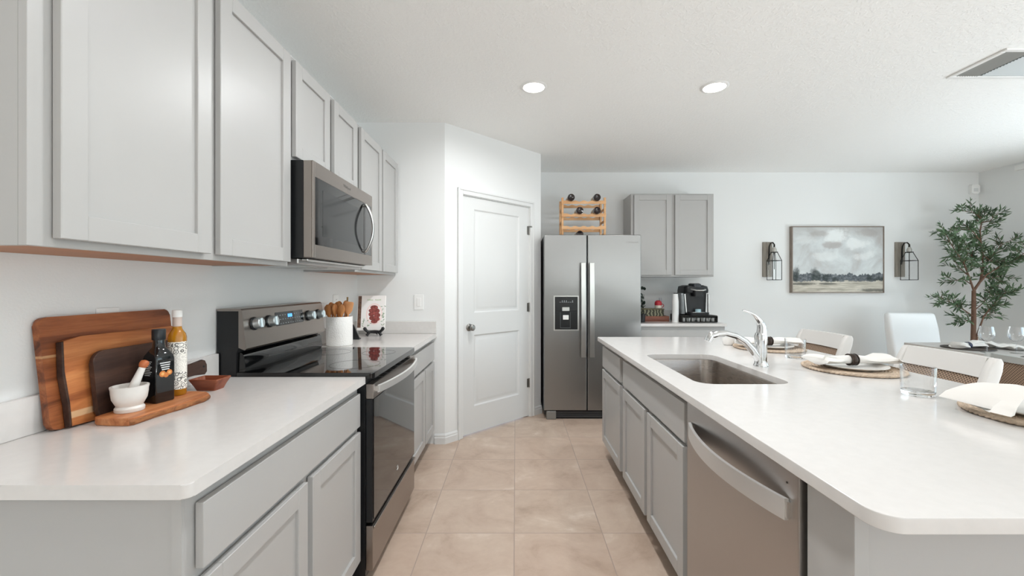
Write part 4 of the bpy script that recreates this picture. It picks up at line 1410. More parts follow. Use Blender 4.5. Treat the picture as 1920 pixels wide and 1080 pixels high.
mb.loft([ksec(1.93, 2.015, ky + 0.02, ky + 0.12, Z0 + 0.300, 0.03), ksec(1.925, 2.02, ky + 0.03, ky + 0.2, Z0 + 0.335, 0.03), ksec(1.94, 2.005, ky + 0.05, ky + 0.19, Z0 + 0.346, 0.03)])
mb.build('lid', mat('charcoal_plastic', '33363a', 0.35), root, 40)
mb = MB()
mb.loft([ksec(kx0 + .026, kx1 - .012, ky + 0.0, ky + 0.0995, Z0 + 0.0, 0.04), ksec(kx0 + .022, kx1 - .008, ky - 0.004, ky + 0.0995, Z0 + 0.03, 0.04)])
mb.build('drip_tray', m_blackpl, root, 40)
MB().prism(rrect(1.90, 2.05, ky + 0.012, ky + 0.09, 0.02), Z0 + 0.0302, Z0 + 0.033).build('drip_grid', m_alu, root)
mb = MB()
mb.loft([ksec(kx0 - 0.03, kx0 + 0.014, ky + 0.07, ky + 0.27, Z0 + 0.012, 0.015), ksec(kx0 - 0.042, kx0 - 0.004, ky + 0.06, ky + 0.28, Z0 + 0.238, 0.015)])
mb.build('water_tank', mat('clear_grey_tank', 'bfc4c6', 0.1, trans=0.7), root, 40)
for s, x in ((0, kx0 + 0.004), (1, kx1 + 0.003)):
    mb = MB()
    mb.loft([[Vector((x - 0.006 + (0.018 if s == 0 else 0) * (1 - t), ky + a, Z0 + 0.02 + 0.21 * t)) for a in (0.060, 0.085)] + [Vector((x + 0.004 + (0.018 if s == 0 else -0.004) * (1 - t), ky + a, Z0 + 0.02 + 0.21 * t)) for a in (0.085, 0.060)] for t in (0, 0.5, 1)])
    mb.build('side_trim', m_alu, root)
o = MB().lathe([(0.027, 0.0), (0.030, 0.0), (0.030, 0.030), (0.027, 0.032), (0, 0.032), (0, 0.0)], (1.985, ky + 0.052, Z0 + 0.0334), 20).build('espresso_cup', mat('pale_blue_glaze', 'a8c4cc', 0.2))
tag(o, 'small pale blue cup under the coffee maker spout', 'cup')

# stack of white cups, mouths down
cup0 = local_thing('paper_cup', 'plain white cup in the upside down stack beside the coffee maker', 'cup', 'stacked white cups')
MB().lathe([(0, 0.090), (0.0255, 0.090), (0.0260, 0.0885), (0.0345, 0.004), (0.0365, 0.003), (0.0365, 0.0), (0.0340, 0.0), (0.0252, 0.086), (0, 0.086)], n=24).build('cup', m_whitepl, cup0)
for k in range(14):
    c = cup0 if k == 0 else copy_tree(cup0)
    c.location = (1.735, 4.545, CT + 0.0004 + k * 0.0165)
cup0.location = (1.735, 4.545, CT + 0.0004)

root = thing('serving_tray', 'reddish brown wooden tray on the worktop beside the refrigerator', 'tray', (1.5, 4.75, CT))
w_tray = woodmat('mahogany_tray_wood', [(0.3, '5e2f20'), (0.45, '7a4431'), (0.6, '8c523c'), (0.75, '9c644c')], 0, 10, 0.12, 0.45)
TXa, TXb, TYa, TYb = 1.30, 1.69, 4.60, 4.90
mb = MB()
mb.box(TXa, TXb, TYa, TYb, CT + 0.0003, CT + 0.014, 0.002)
mb.build('tray_base', w_tray, root)
mb = MB()
mb.box(TXa, TXb, TYa, TYa + 0.012, CT + 0.0143, CT + 0.058, 0.003).box(TXa, TXb, TYb - 0.012, TYb, CT + 0.0143, CT + 0.058, 0.003)
mb.box(TXa, TXa + 0.012, TYa + 0.012, TYb - 0.012, CT + 0.0143, CT + 0.058, 0.003).box(TXb - 0.012, TXb, TYa + 0.012, TYb - 0.012, CT + 0.0143, CT + 0.058, 0.003)
mb.build('tray_rim', w_tray, root)
m_weave = mat('dark_green_woven_wood', '4b4a3c', 0.6)
g = NG(m_weave)
wv = g.new('ShaderNodeTexWave')
wv.inputs['Scale'].default_value = 9
wv.inputs['Distortion'].default_value = 6
g.link(g.obj((1, 1, 3)), wv.inputs['Vector'])
g.color(g.ramp(wv.outputs['Fac'], [(0.2, '36352b'), (0.6, '55533f'), (0.85, '8f8d74')]))
root = thing('tea_box', 'dark green woven box standing in the wooden tray', 'box', (1.52, 4.72, CT + 0.014))
MB().box(1.325, 1.640, 4.625, 4.75, CT + 0.0145, CT + 0.128, 0.003).build('box', m_weave, root)
MB().box(1.320, 1.645, 4.621, 4.754, CT + 0.1283, CT + 0.140, 0.003).build('rim', mat('olive_brown_rim', '6a6148', 0.5), root)
root = thing('mug', 'small red and cream mug on the woven box', 'mug', (1.60, 4.69, CT + 0.14))
MB().lathe([(0, 0), (0.034, 0), (0.038, 0.004), (0.038, 0.034), (0.0345, 0.034), (0.0345, 0.006), (0, 0.006)], (1.598, 4.69, CT + 0.1403), 24).build('cream_base', mat('cream_glaze', 'e3ddcf', 0.3), root)
MB().lathe([(0.0346, 0.0342), (0.0385, 0.0342), (0.0395, 0.050), (0.036, 0.074), (0.020, 0.088), (0, 0.090)], (1.598, 4.69, CT + 0.1403), 24).build('red_lid', mat('red_glaze', 'c23540', 0.3), root)
mb = MB()
mb.tube([(1.636, 4.69, CT + 0.150), (1.655, 4.69, CT + 0.156), (1.660, 4.69, CT + 0.172), (1.652, 4.69, CT + 0.186), (1.637, 4.69, CT + 0.190)], 0.0045, 8)
mb.build('handle', mat('red_glaze_handle', 'b03a42', 0.3), root, 60)
root = thing('stirrer_jar', 'clear glass holding thin stirrers between the tray and the cup stack', 'jar', (1.665, 4.72, CT + 0.014))
MB().lathe([(0, 0), (0.020, 0), (0.021, 0.003), (0.021, 0.15), (0.0195, 0.15), (0.0195, 0.006), (0, 0.006)], (1.662, 4.80, CT + 0.0145), 20).build('glass', m_glass, root)
for k in range(5):
    a = 2 * pi * k / 5
    o = MB().tube([(1.662 + 0.008 * cos(a), 4.80 + 0.008 * sin(a), CT + 0.0215), (1.662 + 0.014 * cos(a + .3), 4.80 + 0.014 * sin(a + .3), CT + 0.255)], 0.0022, 6).build('stirrer', mat('grey_violet_stirrer', '8d8fa3', 0.4))
    tag(o, 'thin grey stirrer standing in the clear glass by the cups', 'stirrer', 'stirrers in the glass')
root = thing('faux_plant', 'dark leafed sprig in a black pot peeping past the refrigerator edge', 'plant', (1.43, 4.52, CT))
MB().lathe([(0, 0.0003), (0.034, 0.0003), (0.040, 0.09), (0.036, 0.09), (0.034, 0.08), (0, 0.08)], (1.365, 4.53, CT), 20).build('pot', m_black, root)
mb = MB()
for k in range(3):
    mb.tube([(1.365, 4.53, CT + 0.08), (1.365 + 0.01 * k, 4.53, CT + 0.15), (1.372 + 0.02 * (k - 1), 4.525 + 0.01 * k, CT + 0.30)], 0.0022, 6)
mb.build('stems', mat('dark_stem', '37382a', 0.6), root)
mb = MB()
for k in range(18):
    z = CT + 0.16 + 0.22 * rnd.random()
    L = Matrix.Translation((1.365 + rnd.uniform(-.02, .035), 4.53 + rnd.uniform(-.03, .03), z)) @ Matrix.Rotation(rnd.uniform(0, 6.28), 4, 'Z') @ Matrix.Rotation(rnd.uniform(-1, 1), 4, 'X')
    mb.sphere((0, 0, 0), 0.022, (1, 0.12, 0.75), 8, 6, local=L) if False else mb.lathe([(0, -0.02), (0.014, -0.01), (0.017, 0.004), (0.010, 0.016), (0, 0.022)], n=8, local=L @ Matrix.Diagonal((1, 0.12, 1, 1)))
mb.build('leaves', mat('dark_leaf', '26332b', 0.5), root, 60)

# ------------------------------------------------------------------ back wall: sconces and painting
m_lath = mat('weathered_grey_wood', '8d867c', 0.7, vary=0.15, vscale=10, stretch=(8, 8, 1))
m_lens_glass = m_pane
def sconce(dx, label):
    root = thing('wall_sconce', label, 'wall sconce', (3.0 + dx, YB, 1.6), 'lantern wall sconces')
    x0, x1 = 2.947 + dx, 3.062 + dx
    mb = MB()
    for k in range(3):
        a = x0 + k * (x1 - x0) / 3
        mb.box(a, a + (x1 - x0) / 3 - 0.001, YB - 0.016, YB - 0.0003, 1.412, 1.828, 0.002)
    mb.build('wood_plate', m_lath, root)
    lx0, lx1, ly0, ly1 = 2.975 + dx, 3.080 + dx, 4.842, 4.952
    zb, zs, zn = 1.376, 1.600, 1.698
    cx, cy = (lx0 + lx1) / 2, (ly0 + ly1) / 2
    mb = MB()
    mb.tube([(cx - 0.012, YB - 0.016, 1.560), (cx - 0.012, YB - 0.024, 1.60), (cx - 0.012, YB - 0.026, 1.72), (cx - 0.012, YB - 0.030, 1.775), (cx - 0.008, cy + 0.055, 1.812), (cx - 0.003, cy + 0.022, 1.815), (cx, cy, 1.790), (cx, cy, 1.762)],
            [0.007, 0.008, 0.007, 0.007, 0.007, 0.007, 0.008, 0.010], 10)
    mb.build('arm', m_iron, root, 60)
    cor = [(lx0, ly0), (lx1, ly0), (lx1, ly1), (lx0, ly1)]
    s = 0.42
    top = [(cx + (x - cx) * s, cy + (y - cy) * s) for x, y in cor]
    mb = MB()
    t = 0.0035
    for i in range(4):
        j = (i + 1) % 4
        mb.cyl((*cor[i], zb), (*cor[i], zs), t, n=6).cyl((*cor[i], zs), (*top[i], zn), t, n=6)
        mb.cyl((*cor[i], zb), (*cor[j], zb), t, n=6).cyl((*cor[i], zs), (*cor[j], zs), t, n=6).cyl((*top[i], zn), (*top[j], zn), t * 1.3, n=6)
    mb.cyl((cx, cy, zn + 0.002), (cx, cy, 1.50), 0.004, n=8)
    mb.box(cx - 0.028, cx + 0.028, cy - 0.028, cy + 0.028, zn - 0.003, zn + 0.006, 0.002)
    mb.build('lantern_frame', m_iron, root, 40)
    MB().lathe([(0, 0.006), (0.024, 0.006), (0.025, 0.030), (0.018, 0.052), (0.010, 0.062), (0, 0.064)], (cx, cy, zn), 20).build('cap', mat('brushed_cap', 'b7b4ae', 0.4, metal=0.6) if dx == 0 else bpy.data.materials['brushed_cap'], root)
    mb = MB()
    for i in range(4):
        j = (i + 1) % 4
        mb._add([(*cor[i], zb), (*cor[j], zb), (*cor[j], zs), (*cor[i], zs), (*top[j], zn), (*top[i], zn)], [(0, 1, 2, 3), (3, 2, 4, 5)])
    mb.build('glass_panes', m_pane, root, 0)
sconce(0, 'black lantern wall sconce on grey wood, left of the landscape painting')
sconce(1.581, 'black lantern wall sconce on grey wood, right of the landscape painting')

root = thing('painting', 'framed landscape painting of clouds over dark trees and pale fields', 'painting', (3.827, YB, 1.618))
PX0, PX1, PZ0, PZ1 = 3.272, 4.366, 1.222, 2.013
m_frame = mat('grey_brown_frame', '8b7f75', 0.5, vary=0.1, vscale=20)
mb = MB()
d0 = YB - 0.050
for a, b, p, q in ((PX0, PX0 + 0.011, PZ0, PZ1), (PX1 - 0.011, PX1, PZ0, PZ1), (PX0 + 0.011, PX1 - 0.011, PZ0, PZ0 + 0.011), (PX0 + 0.011, PX1 - 0.011, PZ1 - 0.011, PZ1)):
    mb.box(a, b, d0, YB - 0.0005, p, q, 0.001)
mb.build('frame', m_frame, root)
m_art = mat('landscape_paint', 'c8cccc', 0.7)
g = NG(m_art)
q = g.sep(g.obj(coord='Generated'))
u, v = q[0], q[2]
cmb = g.new('ShaderNodeCombineXYZ')
g.link(g.math('MULTIPLY', u, 1.4), cmb.inputs[0])
g.link(v, cmb.inputs[1])
cv = cmb.outputs[0]
# clouds
def blob(cu, cv_, ru, rv):
    a = g.math('DIVIDE', g.math('SUBTRACT', u, cu), ru)
    b = g.math('DIVIDE', g.math('SUBTRACT', v, cv_), rv)
    d = g.math('SQRT', g.math('ADD', g.math('MULTIPLY', a, a), g.math('MULTIPLY', b, b)))
    wob = g.math('MULTIPLY', g.math('SUBTRACT', g.noise(cv, 4.5, 6, 0.65), 0.5), 2.3)
    return g.step(g.math('ADD', d, wob), 1.05, 0.45)
cl = g.noise(cv, 3.0, 7, 0.6, 0.6)
skyc = g.ramp(cl, [(0.28, 'b5b1ae'), (0.45, 'c3c6c6'), (0.6, 'd2d7d7'), (0.75, 'dde2e2')])
skyc = g.mix(g.math('MULTIPLY', g.step(v, 0.75, 1.0), 0.45), skyc, 'aaa6a2')
for cu, c2, ru, rv, amt in ((0.50, 0.88, 0.15, 0.14, 0.9), (0.68, 0.74, 0.16, 0.10, 0.75), (0.80, 0.56, 0.13, 0.08, 0.6), (0.36, 0.55, 0.20, 0.09, 0.5), (0.15, 0.80, 0.16, 0.08, 0.3)):
    skyc = g.mix(g.math('MULTIPLY', blob(cu, c2, ru, rv), amt), skyc, 'e6e9e8')
for cu, c2, ru, rv, amt in ((0.47, 0.72, 0.15, 0.06, 0.7), (0.28, 0.90, 0.12, 0.06, 0.6), (0.84, 0.92, 0.16, 0.07, 0.6)):
    skyc = g.mix(g.math('MULTIPLY', blob(cu, c2, ru, rv), amt), skyc, 'a8a29f')
# land
ridge_n = g.math('MULTIPLY', g.math('SUBTRACT', g.noise(g.obj((9, 0.01, 0.01), 'Generated'), 1.0, 4, 0.6), 0.5), 0.20)
ridge = g.math('ADD', 0.272, ridge_n)
nleaf = g.noise(cv, 26, 5, 0.7)
hill = g.ramp(nleaf, [(0.3, '3a3f42'), (0.48, '5a6065'), (0.6, '787c80'), (0.8, '96958f')])
edge_n = g.math('MULTIPLY', g.math('SUBTRACT', nleaf, 0.5), 0.10)
vv_ = g.math('ADD', v, edge_n)
out = g.mix(g.step(vv_, g.math('ADD', ridge, 0.008), g.math('SUBTRACT', ridge, 0.008)), skyc, hill)
tree = None
for cu, c2, ru, rv in ((0.03, 0.26, 0.06, 0.15), (0.26, 0.25, 0.065, 0.14), (0.365, 0.21, 0.055, 0.11), (0.47, 0.18, 0.05, 0.06), (0.85, 0.20, 0.06, 0.07), (0.96, 0.18, 0.09, 0.06)):
    out = g.mix(g.math('MULTIPLY', blob(cu, c2, ru, rv), 0.92), out, g.ramp(nleaf, [(0.3, '24292a'), (0.55, '3f4746'), (0.8, '6e726d')]))
field_edge = g.math('ADD', 0.165, g.math('MULTIPLY', g.math('SUBTRACT', g.noise(g.obj((6, 0.01, 0.01), 'Generated'), 1.0, 3), 0.5), 0.10))
fn = g.noise(g.obj((3, 1, 22), 'Generated'), 1.6, 5, 0.6, 0.3)
field = g.ramp(fn, [(0.3, '8f8a80'), (0.45, 'b3ad9f'), (0.6, 'cdc7ba'), (0.75, 'd8d3c8')])
out = g.mix(g.step(vv_, g.math('ADD', field_edge, 0.01), g.math('SUBTRACT', field_edge, 0.01)), out, field)
for cu, c2, ru, rv in ((0.10, 0.125, 0.20, 0.022), (0.40, 0.125, 0.12, 0.018), (0.90, 0.03, 0.18, 0.03)):
    out = g.mix(g.math('MULTIPLY', blob(cu, c2, ru, rv), 0.8), out, '565650')
g.color(out)
MB().box(PX0 + 0.0112, PX1 - 0.0112, d0 + 0.008, YB - 0.002, PZ0 + 0.0112, PZ1 - 0.0112).build('canvas', m_art, root)

# ------------------------------------------------------------------ olive tree in the corner
TYY = 4.50
def px(x, y, d=TYY):
    return Vector(((x - 967) * d / 784, d, EYE + (534.5 - y) * d / 784))
def zp(zx, zy, dy=0.0):
    return px(1400 + zx / 3.692, 350 + zy / 3.692, TYY + dy)
root = thing('olive_tree', 'tall slender artificial olive tree in the corner behind the dining table', 'tree', (4.92, TYY, 0))
m_barkt = mat('olive_bark', '6a4f3f', 0.8, bump=0.4, bscale=60, vary=0.2, vscale=25)
m_leaf = mat('olive_leaf', '50674a', 0.5, vary=0.45, vscale=14)
tr_pts = [Vector((4.915, TYY, 0.33)), Vector((4.90, TYY, 0.55)), zp(1568, 1060), zp(1572, 900), zp(1572, 720)]
BR = [  # branch polylines in the crown, depth drift, start radius
    ([(1572, 720), (1545, 640), (1500, 520), (1440, 440), (1390, 350)], -0.20, .010, 0.35),
    ([(1572, 720), (1620, 650), (1640, 540), (1625, 420), (1615, 310), (1628, 240), (1622, 190)], 0.05, .013, 0.3),
    ([(1600, 680), (1660, 610), (1740, 560), (1830, 520), (1900, 475), (1960, 435)], -0.22, .009, 0.2),
    ([(1640, 560), (1700, 470), (1770, 400), (1830, 370)], 0.10, .007, 0.1),
    ([(1570, 900), (1500, 850), (1430, 810), (1340, 765)], -0.15, .007, 0.25),
    ([(1590, 1040), (1640, 900), (1720, 800), (1800, 730)], -0.12, .009, 0.45),
    ([(1540, 620), (1470, 560), (1430, 500)], 0.10, .006, 0.0),
    ([(1620, 380), (1560, 300), (1480, 290), (1400, 310)], -0.10, .005, 0.1),
    ([(1625, 220), (1570, 180), (1500, 170)], 0.06, .004, 0.0),
    ([(1625, 250), (1680, 240), (1720, 200)], -0.08, .004, 0.0),
    ([(1568, 950), (1510, 920), (1460, 900)], 0.12, .005, 0.1),
    ([(1640, 640), (1620, 560), (1560, 480), (1520, 400)], 0.16, .007, 0.3),
    ([(1560, 680), (1500, 640), (1450, 650), (1420, 640)], 0.05, .005, 0.2),
    ([(1640, 900), (1690, 880), (1720, 870)], 0.08, .004, 0.0),
    ([(1630, 620), (1690, 640), (1720, 610), (1760, 640)], 0.12, .005, 0.2),
    ([(1572, 860), (1620, 820), (1680, 760), (1700, 700)], 0.05, .005, 0.3),
    ([(1640, 480), (1700, 520), (1760, 500)], -0.05, .005, 0.1),
]
wood = MB()
wood.tube(tr_pts, [0.030, 0.028, 0.021, 0.020, 0.017], 10)
wood.tube([Vector((4.93, TYY - 0.01, 0.34)), zp(1592, 1040, -0.01)], [0.014, 0.011], 8)
leaf = MB()
def add_leaf(p, d, L, w):
    d = d.normalized()
    s = d.cross(Vector((rnd.uniform(-1, 1), rnd.uniform(-1, 1), rnd.uniform(-1, 1)))).normalized()
    nrm = d.cross(s)
    a, m1, m2, t = p, p + d * L * .35 + nrm * L * .05, p + d * L * .7 + nrm * L * .06, p + d * L
    v = [a, m1 + s * w, m1 - s * w, m2 + s * w * .8, m2 - s * w * .8, t]
    leaf._add(v, [(0, 1, 2), (1, 3, 4, 2), (3, 5, 4)])
def twig(p, d, L):
    d = d.normalized()
    e = p + d * L + Vector((0, 0, -0.1 * L))
    wood.tube([p, p.lerp(e, .5) + Vector((0, 0, .04 * L)), e], [0.0022, 0.0017, 0.001], 5)
    n = int(L / 0.019)
    for i in range(n):
        q = p.lerp(e, (i + 1) / n)
        for sgn in (-1, 1):
            side = d.cross(Vector((rnd.uniform(-.6, .6), rnd.uniform(-1, 1), rnd.uniform(-.3, 1)))).normalized() * sgn
            add_leaf(q, d * 0.8 + side * rnd.uniform(.5, 1.0), rnd.uniform(.045, .080), rnd.uniform(.0055, .0085))
    add_leaf(e, d, 0.06, 0.006)
for pts, drift, r0, bare in BR:
    P = [zp(a, b, drift * i / (len(pts) - 1)) for i, (a, b) in enumerate(pts)]
    wood.tube(P, [r0 * (1 - 0.75 * i / (len(P) - 1)) for i in range(len(P))], 7)
    tot = sum((P[i + 1] - P[i]).length for i in range(len(P) - 1))
    nt_ = int(tot / 0.031)
    for k in range(nt_ + 1):
        f = bare + (1 - bare) * k / max(nt_, 1)
        f = min(f, 0.999) * (len(P) - 1)
        i = int(f)
        p = P[i].lerp(P[i + 1], f - i)
        d = (P[i + 1] - P[i]).normalized()
        rv = Vector((rnd.uniform(-1, 1), rnd.uniform(-1, 1), rnd.uniform(-.5, .9)))
        twig(p, d * 0.7 + rv.normalized() * 0.9, rnd.uniform(.06, .155))
    twig(P[-1], P[-1] - P[-2], .07)
for vv2 in list(leaf.bm.verts) + list(wood.bm.verts):        # keep inside the room
    vv2.co.x = min(vv2.co.x, XR - 0.04)
    vv2.co.y = min(vv2.co.y, YB - 0.04)
wood.build('trunk', m_barkt, root, 60)
leaf.build('foliage', m_leaf, root, 0, recalc=False)
MB().lathe([(0, 0.0003), (0.15, 0.0003), (0.165, 0.02), (0.185, 0.30), (0.18, 0.335), (0.165, 0.335), (0.165, 0.30), (0, 0.30)], (4.915, TYY, 0), 32).build('pot', mat('pale_planter', 'c9b9a4', 0.7), root)
MB().lathe([(0, 0.3003), (0.16, 0.3003), (0.12, 0.325), (0, 0.335)], (4.915, TYY, 0), 24).build('soil', mat('moss_soil', '4a4433', 0.9), root)

# ------------------------------------------------------------------ seats
m_stool = mat('cream_white_paint', 'dcd9d5', 0.4)
m_dine = mat('pale_grey_painted_wood', 'b4b7b4', 0.45)
m_cane = mat('woven_cane', '9d8672', 0.7)
g = NG(m_cane)
q = g.sep(g.obj((1, 420, 420)))
wv = g.math('MULTIPLY', g.math('SINE', q[1]), g.math('SINE', q[2]))
g.color(g.mix(g.step(wv, 0.15, 0.5), 'a28a75', '4c3d33'))
g.bump(wv, 0.4, 0.002)

def seat(name, label, cat, m, seat_h, w, depth, top, rail_h, rake, group, face, cane_gap):
    """chair facing -x about its own origin (seat centre on the floor); the back stands at +x"""
    root = local_thing(name, label, cat, group)
    hw, hd = w / 2, depth / 2
    mb = MB()
    mb.prism(rrect(-hd, hd, -hw, hw, 0.04), seat_h - 0.035, seat_h - 0.001, bev=0.008)
    mb.build('seat_frame', m, root)
    MB().prism(rrect(-hd + 0.02, hd - 0.03, -hw + 0.025, hw - 0.025, 0.04), seat_h, seat_h + 0.035, bev=0.014, seg=3).build('cushion', m_linen, root)
    for y in (-hw + 0.025, hw - 0.025):
        MB().tube([(-hd + 0.03, y, 0.0), (-hd + 0.03, y, seat_h - 0.036)], [0.015, 0.021], 12).build('leg', m, root)
        lo = []
        for z, x, dpt_ in ((0, hd + 0.02, .014), (seat_h * .5, hd - 0.01, .018), (seat_h, hd - 0.005, .024), (seat_h + .10, hd + .005, .028), (top - .22, hd + rake * .35, .032), (top - .13, hd + rake * .60, .036), (top - .06, hd + rake * .84, .036), (top - .02, hd + rake * .97, .028), (top - .003, hd + rake, .016)):
            lo.append([Vector((x + a, y + b, z)) for a, b in rrect(-dpt_, dpt_, -.018, .018, min(.012, dpt_ * .8), 3)])
        mb = MB()
        mb.loft(lo)
        mb.build('back_post', m, root, 50)
    for z in ((seat_h * 0.35),):
        for y in (-hw + 0.025, hw - 0.025):
            MB().box(-hd + 0.04, hd - 0.02, y - 0.009, y + 0.009, z - 0.012, z + 0.012, 0.003).build('side_stretcher', m, root)
        MB().box(-hd + 0.022, -hd + 0.038, -hw + 0.045, hw - 0.045, z - 0.012, z + 0.012, 0.003).build('foot_rail', m, root)
    def back_x(z):
        return hd + rake * max(0.0, (z - seat_h - .1) / (top - seat_h - .1))
    def slab(n, z0, z1, t, mm, inset=0.043):
        mb = MB()
        lo = []
        for i in range(9):
            y = -hw + inset + (w - 2 * inset) * i / 8
            cv2 = 0.018 * (1 - (2 * i / 8 - 1) ** 2)
            lo.append([Vector((back_x(z) + cv2 + a, y, z)) for a, z in ((-t, z0), (t, z0), (t, z1), (-t, z1))])
        mb.loft(lo)
        return mb.build(n, mm, root, 40)
    slab('top_rail', top - rail_h, top - 0.002, 0.016, m)
    slab('cane_panel', top - rail_h - cane_gap, top - rail_h - 0.0005, 0.004, m_cane)
    slab('lower_rail', top - rail_h - cane_gap - 0.045, top - rail_h - cane_gap - 0.0005, 0.014, m)
    return root

s1 = seat('counter_stool', 'white counter stool with a cane back, far one at the island behind the faucet', 'stool', m_stool, 0.64, 0.470, 0.40, 0.986, 0.092, 0.10,
          'white counter stools at the island', 'left', 0.095)
s2 = copy_tree(s1, 'white counter stool with a cane back, nearer one behind the near tumbler')
place(s1, (1.875, 2.945, 0))
place(s2, (1.862, 2.095, 0))
s3 = seat('dining_chair', 'pale grey dining chair with a wide cane back at the right edge by the table', 'chair', m_dine, 0.46, 0.50, 0.44, 0.915, 0.040, 0.06, None, 'right', 0.30)
place(s3, (3.10, 2.26, 0), pi)

# upholstered head chair
root = thing('parsons_chair', 'white upholstered high backed chair at the far end of the dining table', 'chair', (4.24, 4.30, 0))
m_uph = mat('white_upholstery', 'eceded', 0.8, bump=0.08, bscale=400)
mb = MB()
lo = []
for z, y, t, hw in ((0.40, 4.425, 0.055, 0.255), (0.60, 4.440, 0.052, 0.258), (0.85, 4.475, 0.045, 0.262), (0.98, 4.497, 0.040, 0.256), (1.004, 4.500, 0.036, 0.250), (1.016, 4.502, 0.020, 0.235)):
    lo.append([Vector((4.235 + a, y + b, z)) for a, b in rrect(-hw, hw, -t, t, min(0.03, t * .9), 4)])
mb.loft(lo)
mb.build('backrest', m_uph, root, 60)
MB().prism(rrect(3.98, 4.49, 3.93, 4.40, 0.03), 0.36, 0.49, bev=0.025, seg=3).build('seat', m_uph, root)
for x in (4.01, 4.46):
    for y in (3.96, 4.42):
        MB().tube([(x, y, 0), (x, y, 0.3595)], [0.016, 0.022], 10).build('leg', mat('dark_chair_leg', '4a3b30', 0.5), root)

# ------------------------------------------------------------------ dining table and what lies on it
root = thing('dining_table', 'grey wood dining table by the back right corner', 'table', (4.25, 3.1, 0))
w_grey = woodmat('grey_washed_wood', [(0.3, 'b3aea9'), (0.45, 'c4bfba'), (0.6, 'cdc9c4'), (0.75, 'd6d2cd')], 1, 10, 0.1, 0.4)
TT = 0.760
MB().prism(rrect(3.75, 4.75, 2.15, 4.05, 0.02), TT - 0.035, TT, bev=0.004).build('tabletop', w_grey, root)
MB().box(3.83, 4.67, 2.23, 3.97, TT - 0.11, TT - 0.0353, 0.004).build('apron', w_grey, root)
for x in (3.86, 4.64):
    for y in (2.26, 3.94):
        MB().tube([(x, y, 0), (x, y, TT - 0.1105)], [0.032, 0.04], 12).build('leg', w_grey, root)
TT += 0.0003
m_charger = mat('dark_brown_charger', '423933', 0.5, bump=0.3, bscale=120)
m_plate = mat('pale_grey_plate', 'cfcdc8', 0.25)
def disc_plate(name, label, cat, x, y, z, r, m, h=0.012, group=None):
    root = thing(name, label, cat, (x, y, z), group)
    MB().lathe([(0, 0), (r * .65, 0), (r * .75, 0.002), (r, h), (r, h + 0.003), (r * .93, h + 0.002), (r * .7, 0.006), (0, 0.005)], (x, y, z), 40).build('dish', m, root, 50)
    return root
def charger(label, x, y):
    root = thing('charger', label, 'charger', (x, y, TT))
    MB().lathe([(0, 0), (0.165, 0), (0.172, 0.004), (0.170, 0.009), (0.160, 0.008), (0, 0.006)], (x, y, TT), 40).build('disc', m_charger, root, 50)
charger('dark round charger under the white napkin at the far left of the dining table', 3.955, 3.66)
charger('dark round charger at the nearer left of the dining table behind the grey chair', 3.945, 3.05)

def napkin_mesh(half, we, wm, he, hm, seed, lift=0.0, n=28, m=16):
    """gathered cloth: wide soft ends, pinched in the middle; runs along x, rests on z=0"""
    r = random.Random(seed)
    ph = [r.uniform(0, 6.28) for _ in range(6)]
    mb = MB()
    loops = []
    for i in range(n + 1):
        t = -1 + 2 * i / n
        s = abs(t)
        e = max(0.0, (s - .13) / .87) ** 1.15
        w = wm + (we - wm) * e
        h = hm + (he - hm) * e
        if s > 0.93:
            h *= 0.55
        zc = lift * sin(pi * min(1, max(0, s - .13) / .87)) if lift > 0.01 else lift * s
        L = []
        for k in range(m):
            a = 2 * pi * k / m
            fold = 1 + (0.20 * sin(3 * a + ph[0] + 2 * t) + 0.15 * sin(5 * a + ph[1]) + 0.08 * sin(7 * a + ph[2] + 3 * t)) * min(1, max(0, s - .12) * 3)
            y = w * cos(a) * fold
            z = h * (1 + sin(a)) * (0.85 + 0.15 * fold) + (0.004 * sin(6 * t + ph[3])) * (sin(a) > 0)
            x = half * t + 0.02 * e * sin(2 * a + ph[4]) * (1 if t > 0 else -1)
            L.append(Vector((x, y, max(z, 0) + zc)))
        loops.append(L)
    mb.loft(loops)
    return mb
def ring(name, label, loc, r, m, wid=0.016, rz=0.0, wobble=0.0):
    root = local_thing(name, label, 'napkin ring')
    mb = MB(Matrix.Rotation(pi / 2, 4, 'Y'))
    mb.lathe([(r, -wid), (r + 0.003, -wid * .8), (r + 0.0045, 0), (r + 0.003, wid * .8), (r, wid), (r - 0.0012, 0)], n=28, closed=True)
    mb.build('band', m, root, 60)
    for s in (-1, 1):
        mb = MB(Matrix.Rotation(pi / 2, 4, 'Y'))
        mb.lathe([(r + 0.0005, s * wid - 0.0025), (r + 0.0045, s * wid - 0.0015), (r + 0.0045, s * wid + 0.0015), (r + 0.0005, s * wid + 0.0025)], n=28, closed=True)
        mb.build('beaded_rim', m, root, 60)
    place(root, loc, rz)
    return root
m_ring = mat('dark_bronze_ring', '3b3029', 0.35, metal=0.5)
m_bluering = mat('dark_blue_ring', '2f3550', 0.4)

def napkin(label, loc, seed, half=0.185, we=0.085, wm=0.020, he=0.020, hm=0.0185, lift=0.0, rz=0.0):
    root = local_thing('napkin', label, 'napkin')
    napkin_mesh(half, we, wm, he, hm, seed, lift).build('cloth', m_linen, root, 70)
    place(root, loc, rz)
    return root
